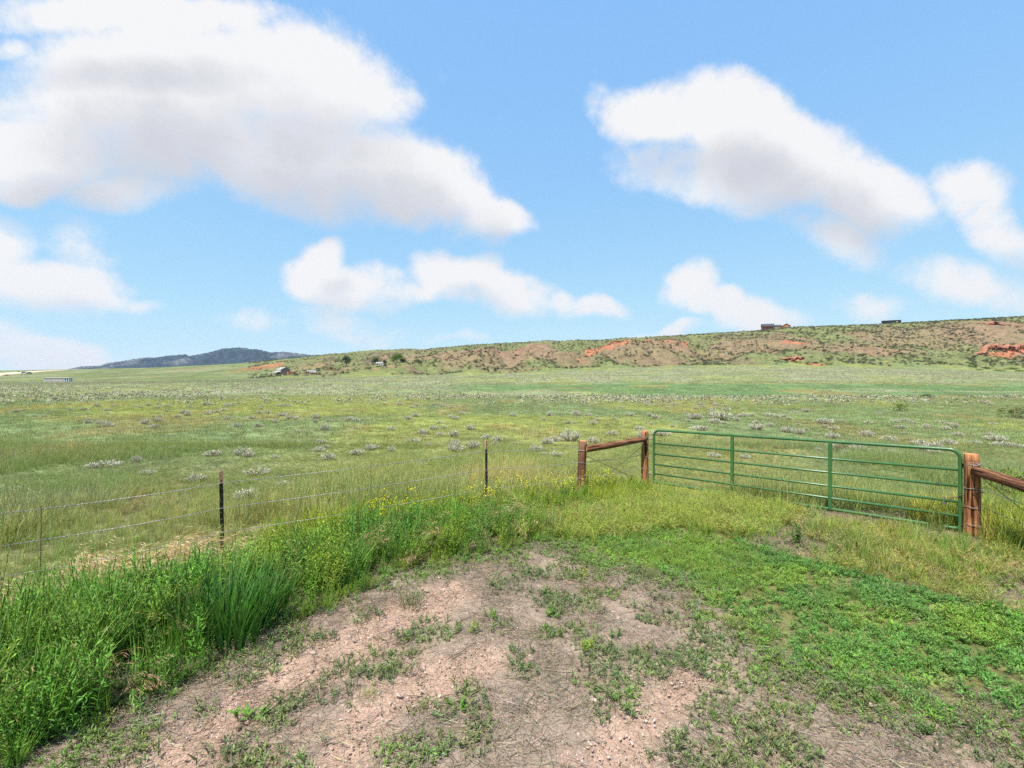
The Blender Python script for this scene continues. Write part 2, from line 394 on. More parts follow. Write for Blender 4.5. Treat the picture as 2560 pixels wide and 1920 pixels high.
# --- colours of the land, as albedo
C = lambda *a: np.array(a, float)
YG, BG_, SG, MG = C(.165, .190, .058), C(.120, .158, .070), C(.205, .212, .135), C(.098, .152, .062)
SOIL, RED, HGREEN, OLIVE = C(.125, .106, .064), C(.40, .13, .06), C(.116, .132, .056), C(.12, .118, .058)
def lerp(a, b, t): return a + (b - a) * t[:, None]
def land_colour(x, y):
    n = len(x)
    yy = np.maximum(np.maximum(y, 0.3 * np.abs(x)), 1.0)
    px = CX + F * x / yy
    rY = np.interp(px, *RIDGE_Y)
    big = fbm(x / 14.0, y / 20.0, 41, 4); med = fbm(x / 4.0, y / 5.5, 43, 3); huge = fbm(x / 60.0, y / 70.0, 47, 3)
    c = np.tile(YG, (n, 1))
    c = lerp(c, BG_, smooth(.46, .60, big))
    # right of the track and behind the gate the grass is bluer
    rb = smooth(1500, 2000, px) * (1 - smooth(55, 90, yy))
    c = lerp(c, C(.118, .148, .058), rb * smooth(.35, .6, med) * .8)
    # tawny spots
    c = lerp(c, C(.21, .17, .07), smooth(.62, .75, med) * .45)
    # sage flats across the middle distance
    sage = smooth(34, 60, yy) * (1 - smooth(250, 330, yy))
    c = lerp(c, SG, sage * (0.35 + .55 * smooth(.38, .62, fbm(x / 9.0, y / 26.0, 53, 4))))
    # the green draw behind the crest
    draw = smooth(62, 78, yy) * (1 - smooth(115, 150, yy)) * smooth(950, 1250, px)
    c = lerp(c, MG, draw * smooth(.3, .55, fbm(x / 40.0, y / 22.0, 57, 3) + .12))
    c = lerp(c, C(.20, .15, .06), draw * smooth(.62, .72, fbm(x / 16.0, y / 16.0, 58, 3)) * .6)
    # far left meadows
    left = smooth(110, 220, yy) * (1 - smooth(500, 1000, px))
    c = lerp(c, C(.118, .148, .062), left * .75)
    c = lerp(c, C(.17, .14, .07), left * smooth(.56, .68, fbm(x / 60.0, y / 25.0, 59, 3)) * .7)
    c = lerp(c, C(.088, .112, .046), left * smooth(.40, .60, fbm(x / 20.0, y / 34.0, 60, 4)) * .7)
    c = lerp(c, C(.185, .19, .115), left * smooth(.50, .66, fbm(x / 30.0, y / 60.0, 63, 4)) * .6)
    # hillside
    hill = smooth(300, 360, yy - 14 * (big - .5)) * smooth(560, 900, px + 160 * (huge - .5))
    hcol = lerp(np.tile(SOIL, (n, 1)), HGREEN, smooth(.28, .52, fbm(x / 34.0, y / 48.0, 61, 4)))
    hcol = lerp(hcol, OLIVE, smooth(.45, .65, med) * .5)
    top = smooth(.80, .98, yy / rY)
    hcol = lerp(hcol, C(.135, .145, .06), top * .8)
    for (kp, kY, rx, ry, rise) in KNOLLS[:13]:
        cx, cy = at(kp, kY)
        d = ((x - cx) / (rx * 1.1)) ** 2 + ((y - cy) / (ry * 1.1)) ** 2 + (big - .5) * .8
        hcol = lerp(hcol, C(.175, .12, .082), (1 - smooth(.5, 1.2, d)) * .6)
    c = lerp(c, hcol, hill)
    # bare red earth
    rn = fbm(x / 7.0, y / 12.0, 67, 4)
    for (rp, rYd, ax, ay, st, tone) in REDS:
        cx, cy = at(rp, rYd)
        d = ((x - cx) / ax) ** 2 + ((y - cy) / ay) ** 2 + (rn - .5) * 1.9
        c = lerp(c, tone, (1 - smooth(.45, .95, d)) * (st if tone is RT else st * .75))
    # pale dirt road and yard at the far left
    rc_ = 560 + np.clip(px, -400, 200) * 1.15; rw = np.interp(px, [-400, 0, 160, 230], [75, 60, 16, 0.5])
    c = lerp(c, C(.46, .38, .28), (1 - smooth(.75, 1.1, np.abs(yy - rc_) / rw + (med - .5) * .4)) * (px < 230) * (yy > 300))
    # near ground under the plants: earthy thatch
    nearm = 1 - smooth(9, 26, np.hypot(x, y))
    c = lerp(c, C(.12, .105, .05), nearm * .6)
    nr = np.where((np.abs(x) < 14) & (y > 3) & (y < 11))[0]
    if len(nr):
        xn, yn = x[nr], y[nr]
        w_ = np.maximum((1 - smooth(-.1, .5, sdist(RVERGE, xn, yn))) * .8, 1 - smooth(.7, 1.3, np.hypot((xn - 6.0) / 1.9, (yn - 7.75) / .75)))
        w_ *= smooth(.30, .55, fbm(xn / .8, yn / .8, 73, 3) + .08)
        c[nr] = lerp(c[nr], C(.27, .18, .13), w_)
    return c * (0.86 + 0.28 * fbm(x / 1.3, y / 1.3, 71, 3))[:, None]
RT, RP, RO = C(.295, .115, .066), C(.195, .112, .078), C(.19, .10, .058)
REDS = [(1545, 486, 34, 48, .85, RT), (1500, 462, 18, 26, .8, RT), (1600, 498, 22, 30, .7, RT), (1665, 500, 26, 34, .75, RT), (1660, 470, 40, 50, .6, RP), (1480, 440, 9, 10, .8, RP),
        (1240, 500, 14, 12, .6, RT), (1345, 470, 12, 14, .6, RT), (1300, 460, 46, 50, .55, RP), (1190, 480, 36, 40, .5, RP),
        (1440, 395, 14, 8, .6, RO), (1310, 340, 16, 5, .7, RO), (1240, 130, 7, 3, .5, RO), (1410, 110, 9, 3, .45, RO),
        (1860, 430, 12, 16, .8, RP), (1815, 425, 8, 12, .8, RP), (1905, 405, 8, 10, .8, RP), (1980, 440, 14, 16, .9, RT), (1975, 355, 15, 7, 1, RT), (2045, 440, 8, 14, .8, RP), (2030, 335, 10, 8, .9, RT),
        (1770, 440, 16, 20, .5, RP), (2130, 500, 18, 12, .5, RP), (1930, 520, 20, 16, .5, RP), (2200, 400, 40, 30, .45, RP),
        (2560, 470, 40, 40, .8, RP), (2440, 395, 10, 8, 1, RT), (2500, 398, 14, 7, .9, RT), (2570, 400, 22, 7, .95, RT), (2490, 470, 8, 10, 1, RT),
        (670, 560, 22, 60, .75, RT), (640, 520, 18, 40, .7, RO), (790, 500, 24, 40, .55, RP), (880, 450, 14, 14, .7, RO), (920, 395, 16, 8, .7, RP), (1020, 360, 26, 8, .8, RP), (960, 350, 12, 4, .8, RO),
        (840, 365, 34, 8, .75, RP), (470, 640, 30, 50, .45, RO), (1110, 420, 22, 14, .6, RP), (520, 660, 26, 40, .4, RP)]

def ground_rings():
    return np.concatenate([np.geomspace(0.5, 12, 70), np.geomspace(12.2, 60, 70), np.geomspace(61, 280, 90), np.linspace(282, 960, 290), np.geomspace(975, 14000, 34)])
th_in = np.linspace(-math.radians(60), math.radians(60), 620)
th_out = np.linspace(math.radians(60), math.radians(300), 60)[1:-1]
th = np.concatenate([th_in, th_out])          # clockwise from straight ahead
rr = ground_rings()
TH, RR = np.meshgrid(th, rr, indexing='ij')
GX = (np.sin(TH) * RR).ravel(); GY = (np.cos(TH) * RR).ravel()
# inside the view the rings are lines of equal depth
front = np.abs(((TH + math.pi) % (2 * math.pi)) - math.pi) < math.radians(60.1)
k = np.where(front, 1 / np.maximum(np.cos(TH), 0.5), 2.0).ravel()
GX *= k; GY *= k
GZ = height(GX, GY)
_nr = (np.abs(GX) < 12) & (GY > 0.3) & (GY < 12)
_s = sdist(TRACK, GX[_nr], GY[_nr])
GZ[_nr] -= .10 * (1 - smooth(-.35, -.05, _s))

def grid_mesh(name, X, Y, Z, nu, nv, wrap, mat, colours=None, flip=False):
    me = bpy.data.meshes.new(name)
    iu = np.arange(nu if wrap else nu - 1); iv = np.arange(nv - 1)
    A, B = np.meshgrid(iu, iv, indexing='ij'); A2 = (A + 1) % nu
    q = np.stack([A * nv + B, A2 * nv + B, A2 * nv + B + 1, A * nv + B + 1], -1).reshape(-1, 4)
    if flip: q = q[:, ::-1]
    me.vertices.add(len(X)); me.vertices.foreach_set("co", np.stack([X, Y, Z], -1).astype(np.float32).ravel())
    me.loops.add(q.size); me.loops.foreach_set("vertex_index", q.astype(np.int32).ravel())
    me.polygons.add(len(q)); me.polygons.foreach_set("loop_start", (np.arange(len(q)) * 4).astype(np.int32))
    me.polygons.foreach_set("use_smooth", np.ones(len(q), bool))
    if colours is not None:
        at_ = me.color_attributes.new("vcol", 'FLOAT_COLOR', 'POINT')
        cc_ = np.ones((len(X), 4), np.float32); cc_[:, :3] = colours
        at_.data.foreach_set("color", cc_.ravel())
    me.materials.append(mat); me.update(calc_edges=True); me.validate()
    return me

# ------------------------------------------------------------------ materials
def new_mat(name):
    m = bpy.data.materials.new(name); m.use_nodes = True
    t = m.node_tree; t.nodes.clear()
    return m, t
def attr(t, name, typ='GEOMETRY'):
    n = nd(t, 'ShaderNodeAttribute'); n.attribute_name = name; n.attribute_type = typ
    return n
def mulc(t, a, b):
    n = nd(t, 'ShaderNodeMix'); n.data_type = 'RGBA'; n.blend_type = 'MULTIPLY'; n.inputs[0].default_value = 1.0
    for i, v in ((6, a), (7, b)):
        if isinstance(v, tuple): n.inputs[i].default_value = (*v, 1) if len(v) == 3 else v
        else: t.links.new(v, n.inputs[i])
    return n.outputs[2]
def mixc(t, f, a, b):
    n = nd(t, 'ShaderNodeMix'); n.data_type = 'RGBA'
    if isinstance(f, float): n.inputs[0].default_value = f
    else: t.links.new(f, n.inputs[0])
    for i, v in ((6, a), (7, b)):
        if isinstance(v, tuple): n.inputs[i].default_value = (*v, 1) if len(v) == 3 else v
        else: t.links.new(v, n.inputs[i])
    return n.outputs[2]
def wpos(t):
    return nd(t, 'ShaderNodeNewGeometry').outputs['Position']
def opos(t):
    return nd(t, 'ShaderNodeTexCoord').outputs['Object']
def out_bsdf(t, colour, rough=0.8, spec=0.3, metal=0.0, bump=None, bstr=0.3, bdist=0.02):
    b = nd(t, 'ShaderNodeBsdfPrincipled')
    b.inputs['Roughness'].default_value = rough; b.inputs['Specular IOR Level'].default_value = spec; b.inputs['Metallic'].default_value = metal
    if isinstance(colour, tuple): b.inputs['Base Color'].default_value = (*colour[:3], 1)
    else: t.links.new(colour, b.inputs['Base Color'])
    if bump is not None:
        bn = nd(t, 'ShaderNodeBump'); bn.inputs['Strength'].default_value = bstr; bn.inputs['Distance'].default_value = bdist
        t.links.new(bump, bn.inputs['Height']); t.links.new(bn.outputs[0], b.inputs['Normal'])
    o = nd(t, 'ShaderNodeOutputMaterial'); t.links.new(b.outputs[0], o.inputs['Surface'])
    return b

def land_material():
    m, t = new_mat("land")
    p = wpos(t)
    a = attr(t, "vcol").outputs['Color']
    n1 = noise(t, p, 1.1, 4.0, 0.65); n2_ = noise(t, p, 9.0, 3.0, 0.6)
    v1 = sstep(t, n1.outputs['Fac'], .3, .7, .68, 1.3); v2 = sstep(t, n2_.outputs['Fac'], .3, .7, .75, 1.25)
    c = mulc(t, a, mth(t, 'MULTIPLY', v1, v2))
    nn_ = noise(t, p, 0.35, 4.0, 0.6)
    c = mulc(t, c, mixc(t, nn_.outputs['Fac'], (1.16, 1.0, .82), (.86, 1.02, 1.12)))
    n5 = noise(t, p, 0.16, 5.0, 0.7)
    c = mulc(t, c, sstep(t, n5.outputs['Fac'], .3, .7, .74, 1.26))
    hgt = mth(t, 'ADD', n1.outputs['Fac'], mth(t, 'MULTIPLY', n2_.outputs['Fac'], .3))
    out_bsdf(t, c, 0.95, 0.05, bump=hgt, bstr=0.8, bdist=0.25)
    return m

def simple(name, colour, rough=0.7, spec=0.3, metal=0.0, var=0.12, scale=3.0, bump=0.0, bdist=0.01):
    m, t = new_mat(name)
    n = noise(t, opos(t), scale, 4.0, 0.6)
    c = mulc(t, colour, sstep(t, n.outputs['Fac'], .25, .75, 1 - var, 1 + var))
    out_bsdf(t, c, rough, spec, metal, bump=n.outputs['Fac'] if bump else None, bstr=bump, bdist=bdist)
    return m

def foliage(name, colour, trans=0.35, tinted=True, rough=0.55, spec=0.25, tcol=(1.15, 1.2, .6)):
    m, t = new_mat(name)
    c = mulc(t, attr(t, "vcol").outputs['Color'], colour)
    if tinted:
        c = mulc(t, c, attr(t, "tint", 'INSTANCER').outputs['Color'])
    b = nd(t, 'ShaderNodeBsdfPrincipled'); b.inputs['Roughness'].default_value = rough; b.inputs['Specular IOR Level'].default_value = spec
    t.links.new(c, b.inputs['Base Color'])
    tr = nd(t, 'ShaderNodeBsdfTranslucent'); t.links.new(mulc(t, c, tcol), tr.inputs['Color'])
    mx = nd(t, 'ShaderNodeMixShader'); mx.inputs[0].default_value = trans
    t.links.new(b.outputs[0], mx.inputs[1]); t.links.new(tr.outputs[0], mx.inputs[2])
    o = nd(t, 'ShaderNodeOutputMaterial'); t.links.new(mx.outputs[0], o.inputs['Surface'])
    return m

M = {}
M['land'] = land_material()
M['grass'] = foliage("grass_blades", (1, 1, 1))
M['leaf'] = foliage("weed_leaves", (1, 1, 1), 0.35)
M['plain_leaf'] = foliage("plant_leaves", (1, 1, 1), 0.32, tinted=False)
M['sage'] = foliage("sagebrush_leaves", (1, 1, 1), 0.15, tinted=False, tcol=(1, 1, .8))
M['sage_t'] = foliage("far_sagebrush_leaves", (1, 1, 1), 0.15, tcol=(1, 1, .8))

# ------------------------------------------------------------------ ground sheet
ground = bpy.data.objects.new("ground", grid_mesh("ground", GX, GY, GZ, len(th), len(rr), True, M['land'], land_colour(GX, GY), flip=True))
col.objects.link(ground)
prop(ground, "open green rangeland rising to a reddish scrub-covered ridge", "ground", kind="structure")

# ------------------------------------------------------------------ far mountain
def mountain():
    sil = [(-900, 960), (40, 935), (159, 926), (202, 917.5), (249, 916), (272, 910), (311, 906), (369, 896), (408, 895), (463, 891), (478, 894), (525, 882.5), (564, 874), (603, 871.6), (638, 876.6),
           (676, 886), (711, 883.6), (758, 887.5), (801, 889.5), (900, 893), (1100, 900), (1500, 920), (2200, 950)]
    sx, sy = row(sil)
    px = np.linspace(-300, 1500, 480); v = np.linspace(0, 1.35, 60)
    PX, V = np.meshgrid(px, v, indexing='ij')
    Yd = 3300 + 2100 * V
    X = (PX - CX) / F * Yd
    zr = CAMZ - (np.interp(PX, sx, sy) - HY) / F * 5400
    zr = np.maximum(zr, -40)
    prof = np.where(V < 1, np.sin(np.clip(V, 0, 1) * math.pi / 2) ** 1.3, 1 - (V - 1) * 1.6)
    z = -20 + (zr + 20) * prof
    rid = 1 - np.abs(2 * fbm(X / 420.0, Yd / 700.0, 81, 5) - 1)
    z = z + (rid - .75) * 130 * np.sin(np.clip(V, 0, 1) * math.pi) * np.clip(zr / 150, 0, 1)
    z = z + (fbm(X / 34.0, Yd / 34.0, 83, 2) - .5) * 20 * np.clip(zr / 100, 0, 1)
    n = PX.size
    forest = smooth(.30, .50, fbm((X / 260.0).ravel(), (Yd / 420.0).ravel(), 85, 5))
    c = np.tile(C(.075, .08, .078), (n, 1)); c = lerp(c, C(.018, .028, .032), forest)  # forest tone leans blue: some of the distance haze put into the colour
    c = c * (.35 + 1.3 * vnoise((X / 18.0).ravel(), (Yd / 18.0).ravel(), 86))[:, None]
    m, t = new_mat("mountain")
    out_bsdf(t, attr(t, "vcol").outputs['Color'], 1.0, 0.0)
    o = bpy.data.objects.new("mountain", grid_mesh("mountain", X.ravel(), Yd.ravel(), z.ravel(), len(px), len(v), False, m, c, flip=True))
    col.objects.link(o)
    prop(o, "blue forested mountain far beyond the ranch", "mountain", kind="structure")
mountain()

# ------------------------------------------------------------------ dirt track
def dirt_track():
    xs = np.arange(-4.4, 7.2, 0.028); ys_ = np.arange(0.9, 8.2, 0.028)
    X, Y = np.meshgrid(xs, ys_, indexing='ij'); x = X.ravel(); y = Y.ravel()
    sd = sdist(TRACK, x, y) + (fbm(x / .5, y / .5, 101, 3) - .5) * .5
    rut = np.min([dist_line(r, x, y) + o_ for r, o_ in zip(RUTS, (0, .16, .16))], axis=0) + (fbm(x / .35, y / .35, 103, 3) - .5) * .38
    bare = 1 - smooth(.14, .46, rut)
    patch = smooth(.58, .70, fbm(x / .9, y / .9, 105, 4)) * .55
    z = height(x, y) + 0.022 - smooth(-.15, .35, sd) * .10
    z -= bare * .032
    z += (fbm(x / .16, y / .16, 107, 3) - .5) * .022 + (vnoise(x / .05, y / .05, 109) - .5) * .010
    pink = C(.325, .222, .168); litter = C(.235, .180, .138); dust = C(.40, .28, .215)
    c = lerp(np.tile(litter, (len(x), 1)), pink, np.clip(bare + patch * .7, 0, 1))
    c = lerp(c, dust, smooth(.6, .75, fbm(x / .25, y / .25, 111, 3)) * .5 * np.clip(bare + .25, 0, 1))
    c = c * (.82 + .36 * vnoise(x / .045, y / .045, 113))[:, None]
    c = lerp(c, C(.42, .14, .06), (1 - smooth(.05, .16, np.hypot(x - gp(2112, 1628)[0], (y - gp(2112, 1628)[1]) * 1.2) + (fbm(x / .1, y / .1, 115, 2) - .5) * .12)) * .9)
    m, t = new_mat("dirt")
    p = wpos(t)
    n1 = noise(t, p, 60.0, 4.0, .65); n2_ = noise(t, p, 240.0, 2.0, .6)
    cc_ = mulc(t, attr(t, "vcol").outputs['Color'], sstep(t, n1.outputs['Fac'], .3, .7, .72, 1.28))
    cc_ = mulc(t, cc_, sstep(t, n2_.outputs['Fac'], .3, .7, .8, 1.2))
    out_bsdf(t, cc_, .95, .1, bump=mth(t, 'ADD', n1.outputs['Fac'], mth(t, 'MULTIPLY', n2_.outputs['Fac'], .4)), bstr=.7, bdist=.012)
    o = bpy.data.objects.new("dirt_track", grid_mesh("dirt_track", x, y, z, len(xs), len(ys_), False, m, c, flip=True))
    col.objects.link(o)
    prop(o, "pinkish gravel farm track leading to the green gate", "track", kind="structure")
    return o
track = dirt_track()

# ------------------------------------------------------------------ wood, metal, paint
def wood_mat(name, base, dark, weather):
    m, t = new_mat(name)
    p = opos(t)
    mp = nd(t, 'ShaderNodeMapping'); mp.inputs['Scale'].default_value = (1, 1, .06); t.links.new(p, mp.inputs[0])
    n1 = noise(t, mp.outputs[0], 38.0, 5.0, .6, .4); n2_ = noise(t, mp.outputs[0], 90.0, 3.0, .6); n3 = noise(t, p, 3.0, 4.0, .6)
    c = mixc(t, sstep(t, n1.outputs['Fac'], .38, .62), dark, base)
    c = mixc(t, sstep(t, n3.outputs['Fac'], .5, .72, 0, .7), c, weather)
    c = mulc(t, c, sstep(t, n2_.outputs['Fac'], .3, .6, .55, 1.15))
    mp2 = nd(t, 'ShaderNodeMapping'); mp2.inputs['Scale'].default_value = (1, 1, .035); t.links.new(p, mp2.inputs[0])
    n4_ = noise(t, mp2.outputs[0], 17.0, 2.0, .5, .2)
    c = mulc(t, c, sstep(t, n4_.outputs['Fac'], .60, .64, 1.0, .22))
    out_bsdf(t, c, .95, .05, bump=mth(t, 'ADD', n1.outputs['Fac'], n2_.outputs['Fac']), bstr=.7, bdist=.012)
    return m
M['log'] = wood_mat("red_brown_log", (.25, .118, .066), (.085, .040, .025), (.27, .175, .12))
M['log_end'] = wood_mat("orange_log", (.38, .17, .075), (.15, .065, .033), (.30, .19, .12))
M['cut'] = simple("cut_wood", (.42, .2, .09), .9, .1, var=.3, scale=40)
M['gate'] = None
def gate_paint():
    m, t = new_mat("green_enamel")
    n = noise(t, opos(t), 7.0, 5.0, .65)
    c = mixc(t, sstep(t, n.outputs['Fac'], .45, .75, 0, .8), (.034, .108, .032), (.062, .145, .055))
    n2_ = noise(t, opos(t), 60.0, 3.0, .6)
    c = mixc(t, sstep(t, n2_.outputs['Fac'], .64, .72, 0, .75), c, (.13, .085, .05))
    out_bsdf(t, c, .32, .5, bump=n2_.outputs['Fac'], bstr=.08, bdist=.004)
    return m
M['gate'] = gate_paint()
M['wire'] = simple("galvanized_wire", (.27, .255, .235), .6, .4, .2, var=.4, scale=30)
M['rusty'] = simple("rusty_wire", (.10, .06, .045), .8, .3, .2, var=.4, scale=30)
M['steel'] = simple("steel", (.42, .42, .42), .35, .5, .8, var=.2, scale=30)
M['slate'] = simple("grey_rubber", (.07, .08, .11), .6, .4, var=.3, scale=20)
def tpost_paint():
    m, t = new_mat("black_post_paint")
    n = noise(t, opos(t), 26.0, 4.0, .7)
    c = mixc(t, sstep(t, n.outputs['Fac'], .60, .66), (.014, .014, .013), (.30, .24, .15))
    out_bsdf(t, c, .6, .3)
    return m
M['tpost'] = tpost_paint()
M['tip'] = simple("faded_pink_tip_paint", (.42, .22, .15), .7, .3, var=.45, scale=50)

def log(name, p0, p1, r0, r1, mat, parent, base, n=14, seg=14, seed=0, capmat=None):
    """a peeled log: its own axis is local z, so the grain runs along it"""
    p0 = Vector(p0); p1 = Vector(p1); L = (p1 - p0).length
    rs = random.Random(seed)
    ph = [rs.random() * 6.28 for _ in range(4)]
    v = []; f = []
    for i in range(seg + 1):
        tt = i / seg; r = r0 + (r1 - r0) * tt
        ox = .010 * math.sin(tt * 4 + ph[0]); oy = .010 * math.sin(tt * 5 + ph[1])
        for k in range(n):
            a = 2 * math.pi * k / n
            rad = r * (1 + .045 * math.sin(2 * a + ph[2] + tt) + .03 * math.sin(5 * a + ph[3] + 2 * tt) + .02 * (rs.random() - .5))
            if i in (0, seg): rad *= .94
            v.append((ox + rad * math.cos(a), oy + rad * math.sin(a), tt * L))
    for i in range(seg):
        for k in range(n):
            f.append((i * n + k, i * n + (k + 1) % n, (i + 1) * n + (k + 1) % n, (i + 1) * n + k))
    f.append(tuple(reversed(range(n)))); f.append(tuple(range(seg * n, seg * n + n)))
    mb = MB().add(v, f)
    me = mb.mesh(name, mat)
    me.materials.append(capmat or M['cut'])
    for p in me.polygons:
        p.use_smooth = len(p.vertices) == 4
        if len(p.vertices) > 4: p.material_index = 1
    o = bpy.data.objects.new(name, me); col.objects.link(o)
    o.parent = parent; o.location = p0 - Vector(base)
    o.rotation_mode = 'QUATERNION'; o.rotation_quaternion = (p1 - p0).to_track_quat('Z', 'Y')
    return o

def sub(pts, base): return [tuple(Vector(p) - Vector(base)) for p in pts]
def ring_pts(c, r, z, n=16, wob=.004, seed=0):
    rs = random.Random(seed)
    return [(c[0] + r * math.cos(2 * math.pi * i / n), c[1] + r * math.sin(2 * math.pi * i / n), z + rs.uniform(-wob, wob)) for i in range(n + 1)]

WIRES_Z = [1.08, .755, .44, .14]
# ------------------------------------------------------------------ timber brace beside the gate
cpost, hpost = (1.43, 9.30), (3.10, 10.60)
zc, zh = hz(*cpost), hz(*hpost)
base = (cpost[0], cpost[1], zc)
br = empty("timber_brace", base)
prop(br, "red-brown log brace of two posts and a top rail left of the green gate", "fence brace")
log("post", (cpost[0], cpost[1], zc - .1), (cpost[0] + .01, cpost[1], zc + 1.19), .084, .078, M['log'], br, base, seed=1)
log("post", (hpost[0], hpost[1], zh - .1), (hpost[0], hpost[1], zh + 1.29), .084, .078, M['log_end'], br, base, seed=2)
ra = Vector((cpost[0] + .06, cpost[1] - .03, zc + 1.03)); rb = Vector((hpost[0] - .03, hpost[1] - .10, zh + 1.11))
log("rail", ra, rb, .073, .062, M['log'], br, base, seed=3)
tw = MB()
def sagging(a, b, sag, n=14):
    a = Vector(a); b = Vector(b)
    return [a.lerp(b, i / n) - Vector((0, 0, sag * 4 * (i / n) * (1 - i / n))) for i in range(n + 1)]
def twisted(mb, pts, r=.0022, off=.0026, pitch=.055, n=5):
    """two wires laid round one another"""
    pts = [Vector(p) for p in pts]
    acc_ = [0.0]
    for a, b in zip(pts[:-1], pts[1:]): acc_.append(acc_[-1] + (b - a).length)
    L = acc_[-1]; m_ = max(8, int(L / pitch * 4)); k = 0
    for phase in (0, math.pi):
        q = []; k = 0
        for i in range(m_ + 1):
            s = L * i / m_
            while k < len(acc_) - 2 and acc_[k + 1] < s: k += 1
            p = pts[k].lerp(pts[k + 1], (s - acc_[k]) / max(1e-9, acc_[k + 1] - acc_[k]))
            t = (pts[k + 1] - pts[k]).normalized()
            a = t.cross(Vector((0, 0, 1))).normalized() if abs(t.z) < .9 else Vector((1, 0, 0)); b = t.cross(a)
            an = phase + 2 * math.pi * s / pitch
            q.append(p + (a * math.cos(an) + b * math.sin(an)) * off)
        mb.tube(q, r, n=n if L < 3 else 4)
    return mb
for k_, (a, b) in enumerate((((cpost[0] + .05, cpost[1] - .04, zc + .90), (hpost[0] - .06, hpost[1] - .02, zh + .12)),
             ((cpost[0] + .05, cpost[1] - .05, zc + .12), (hpost[0] - .05, hpost[1] - .08, zh + .98)))):
    w = MB(); twisted(w, sub(sagging(a, b, .006), base), .0028, .003); w.build("tension_wire", M['rusty'], br)
for z_ in (.42, .70, .95, 1.17, 1.185):
    MB().tube(sub(ring_pts(hpost, .087, zh + z_, seed=int(z_ * 99)), base), .003, 5).build("wire_wrap", M['wire'], br)
for z_ in (.44, .755, 1.0, 1.01): MB().tube(sub(ring_pts(cpost, .09, zc + z_, seed=int(z_ * 77)), base), .003, 5).build("wire_wrap", M['wire'], br)

# ------------------------------------------------------------------ timber post and rail right of the gate
rpost = (6.944, 6.86); zp = hz(*rpost)
rpost2 = (6.42, 4.50); zp2 = hz(*rpost2)
base = (rpost[0], rpost[1], zp)
br2 = empty("timber_brace", base)
prop(br2, "thick orange-brown log post with a slanting rail right of the green gate", "fence brace")
log("post", (rpost[0], rpost[1], zp - .1), (rpost[0] - .02, rpost[1] + .01, zp + 1.25), .094, .086, M['log_end'], br2, base, seed=5, n=18)
log("post", (rpost2[0], rpost2[1], zp2 - .1), (rpost2[0], rpost2[1], zp2 + 1.25), .10, .095, M['log'], br2, base, seed=6)
log("rail", (rpost[0] - .04, rpost[1] - .07, zp + 1.00), (rpost2[0] + .02, rpost2[1] + .1, zp2 + .97), .072, .078, M['log'], br2, base, seed=7)
for a, b in (((rpost[0] + .03, rpost[1] - .085, zp + .93), (rpost2[0] + .05, rpost2[1] + .09, zp2 + .10)),
             ((rpost[0] + .03, rpost[1] - .085, zp + .10), (rpost2[0] + .05, rpost2[1] + .09, zp2 + .93))):
    w = MB(); twisted(w, sub(sagging(a, b, .006), base), .0028, .003); w.build("tension_wire", M['rusty'], br2)
for z_ in (.20, .46, .74, 1.10, 1.125, 1.09): MB().tube(sub(ring_pts(rpost, .099, zp + z_, wob=.012, seed=int(z_ * 99)), base), .0034, 5).build("wire_wrap", M['wire'], br2)
wr = MB().tube(sub([(rpost[0] - .08, rpost[1] - .07, zp + 1.11), (rpost[0] - .05, rpost[1] - .10, zp + 1.02), (rpost[0] + .01, rpost[1] - .18, zp + .90)], base), .004, 5)
wr.build("wire_wrap", M['wire'], br2)

# ------------------------------------------------------------------ green tube gate
L3 = Vector((GATE_L[0], GATE_L[1], 0)); R3 = Vector((GATE_R[0], GATE_R[1], 0))
def gpt(s, h):     # s along the gate, h 0 bottom .. 1 top
    p = L3.lerp(R3, s); zb = -.075 + (.085 + .075) * s; zt = 1.135 + (1.30 - 1.135) * s
    return Vector((p.x, p.y, zb + (zt - zb) * h))
gbase = Vector((L3.x, L3.y, hz(L3.x, L3.y)))
gate = empty("tube_gate", gbase)
prop(gate, "long green tubular steel farm gate with six rails, closed between log posts", "gate")
rc = .13 / 5.12; rh = .13 / 1.22
path = []
for (s0, h0, a0) in ((0, 1, 90), (1, 1, 0), (1, 0, -90), (0, 0, 180)):
    big_r = rc if h0 == 1 else rc * .45; big_h = rh if h0 == 1 else rh * .45
    cs = s0 + (big_r if s0 == 0 else -big_r); ch_ = h0 + (big_h if h0 == 0 else -big_h)
    st = {(0, 1): 180, (1, 1): 90, (1, 0): 0, (0, 0): -90}[(s0, h0)]
    for i in range(9):
        a = math.radians(st - 90 * i / 8)
        path.append(gpt(cs + big_r * math.cos(a), ch_ + big_h * math.sin(a)))
path.append(path[0]); path.append(path[1])
MB().tube(sub(path, gbase), .0265, 12, caps=False).build("frame", M['gate'], gate, smooth=True)
for hh in (.745, .54, .34, .16):
    MB().tube(sub([gpt(.002, hh), gpt(.5, hh), gpt(.998, hh)], gbase), .020, 10).build("rail", M['gate'], gate, smooth=True)
gd = (R3 - L3).normalized(); gn = Vector((gd.y, -gd.x, 0))
for s in (.3436, .6736):
    a = gpt(s, 0); b = gpt(s, 1)
    v = []
    for p in (a + Vector((0, 0, -.01)), b + Vector((0, 0, .012))):
        for (e1, e2) in ((-.028, -.027), (.028, -.027), (.028, .027), (-.028, .027)): v.append(p + gd * e1 + gn * e2 - gbase)
    MB().add(v, [(0, 3, 2, 1), (4, 5, 6, 7), (0, 1, 5, 4), (1, 2, 6, 5), (2, 3, 7, 6), (3, 0, 4, 7)]).build("upright", M['gate'], gate)
for s in (.0, 1.0):
    MB().tube(sub([gpt(s, .10) + gd * (.0 if s else 0), gpt(s, -.06)], gbase), .027, 10).build("foot", M['gate'], gate)
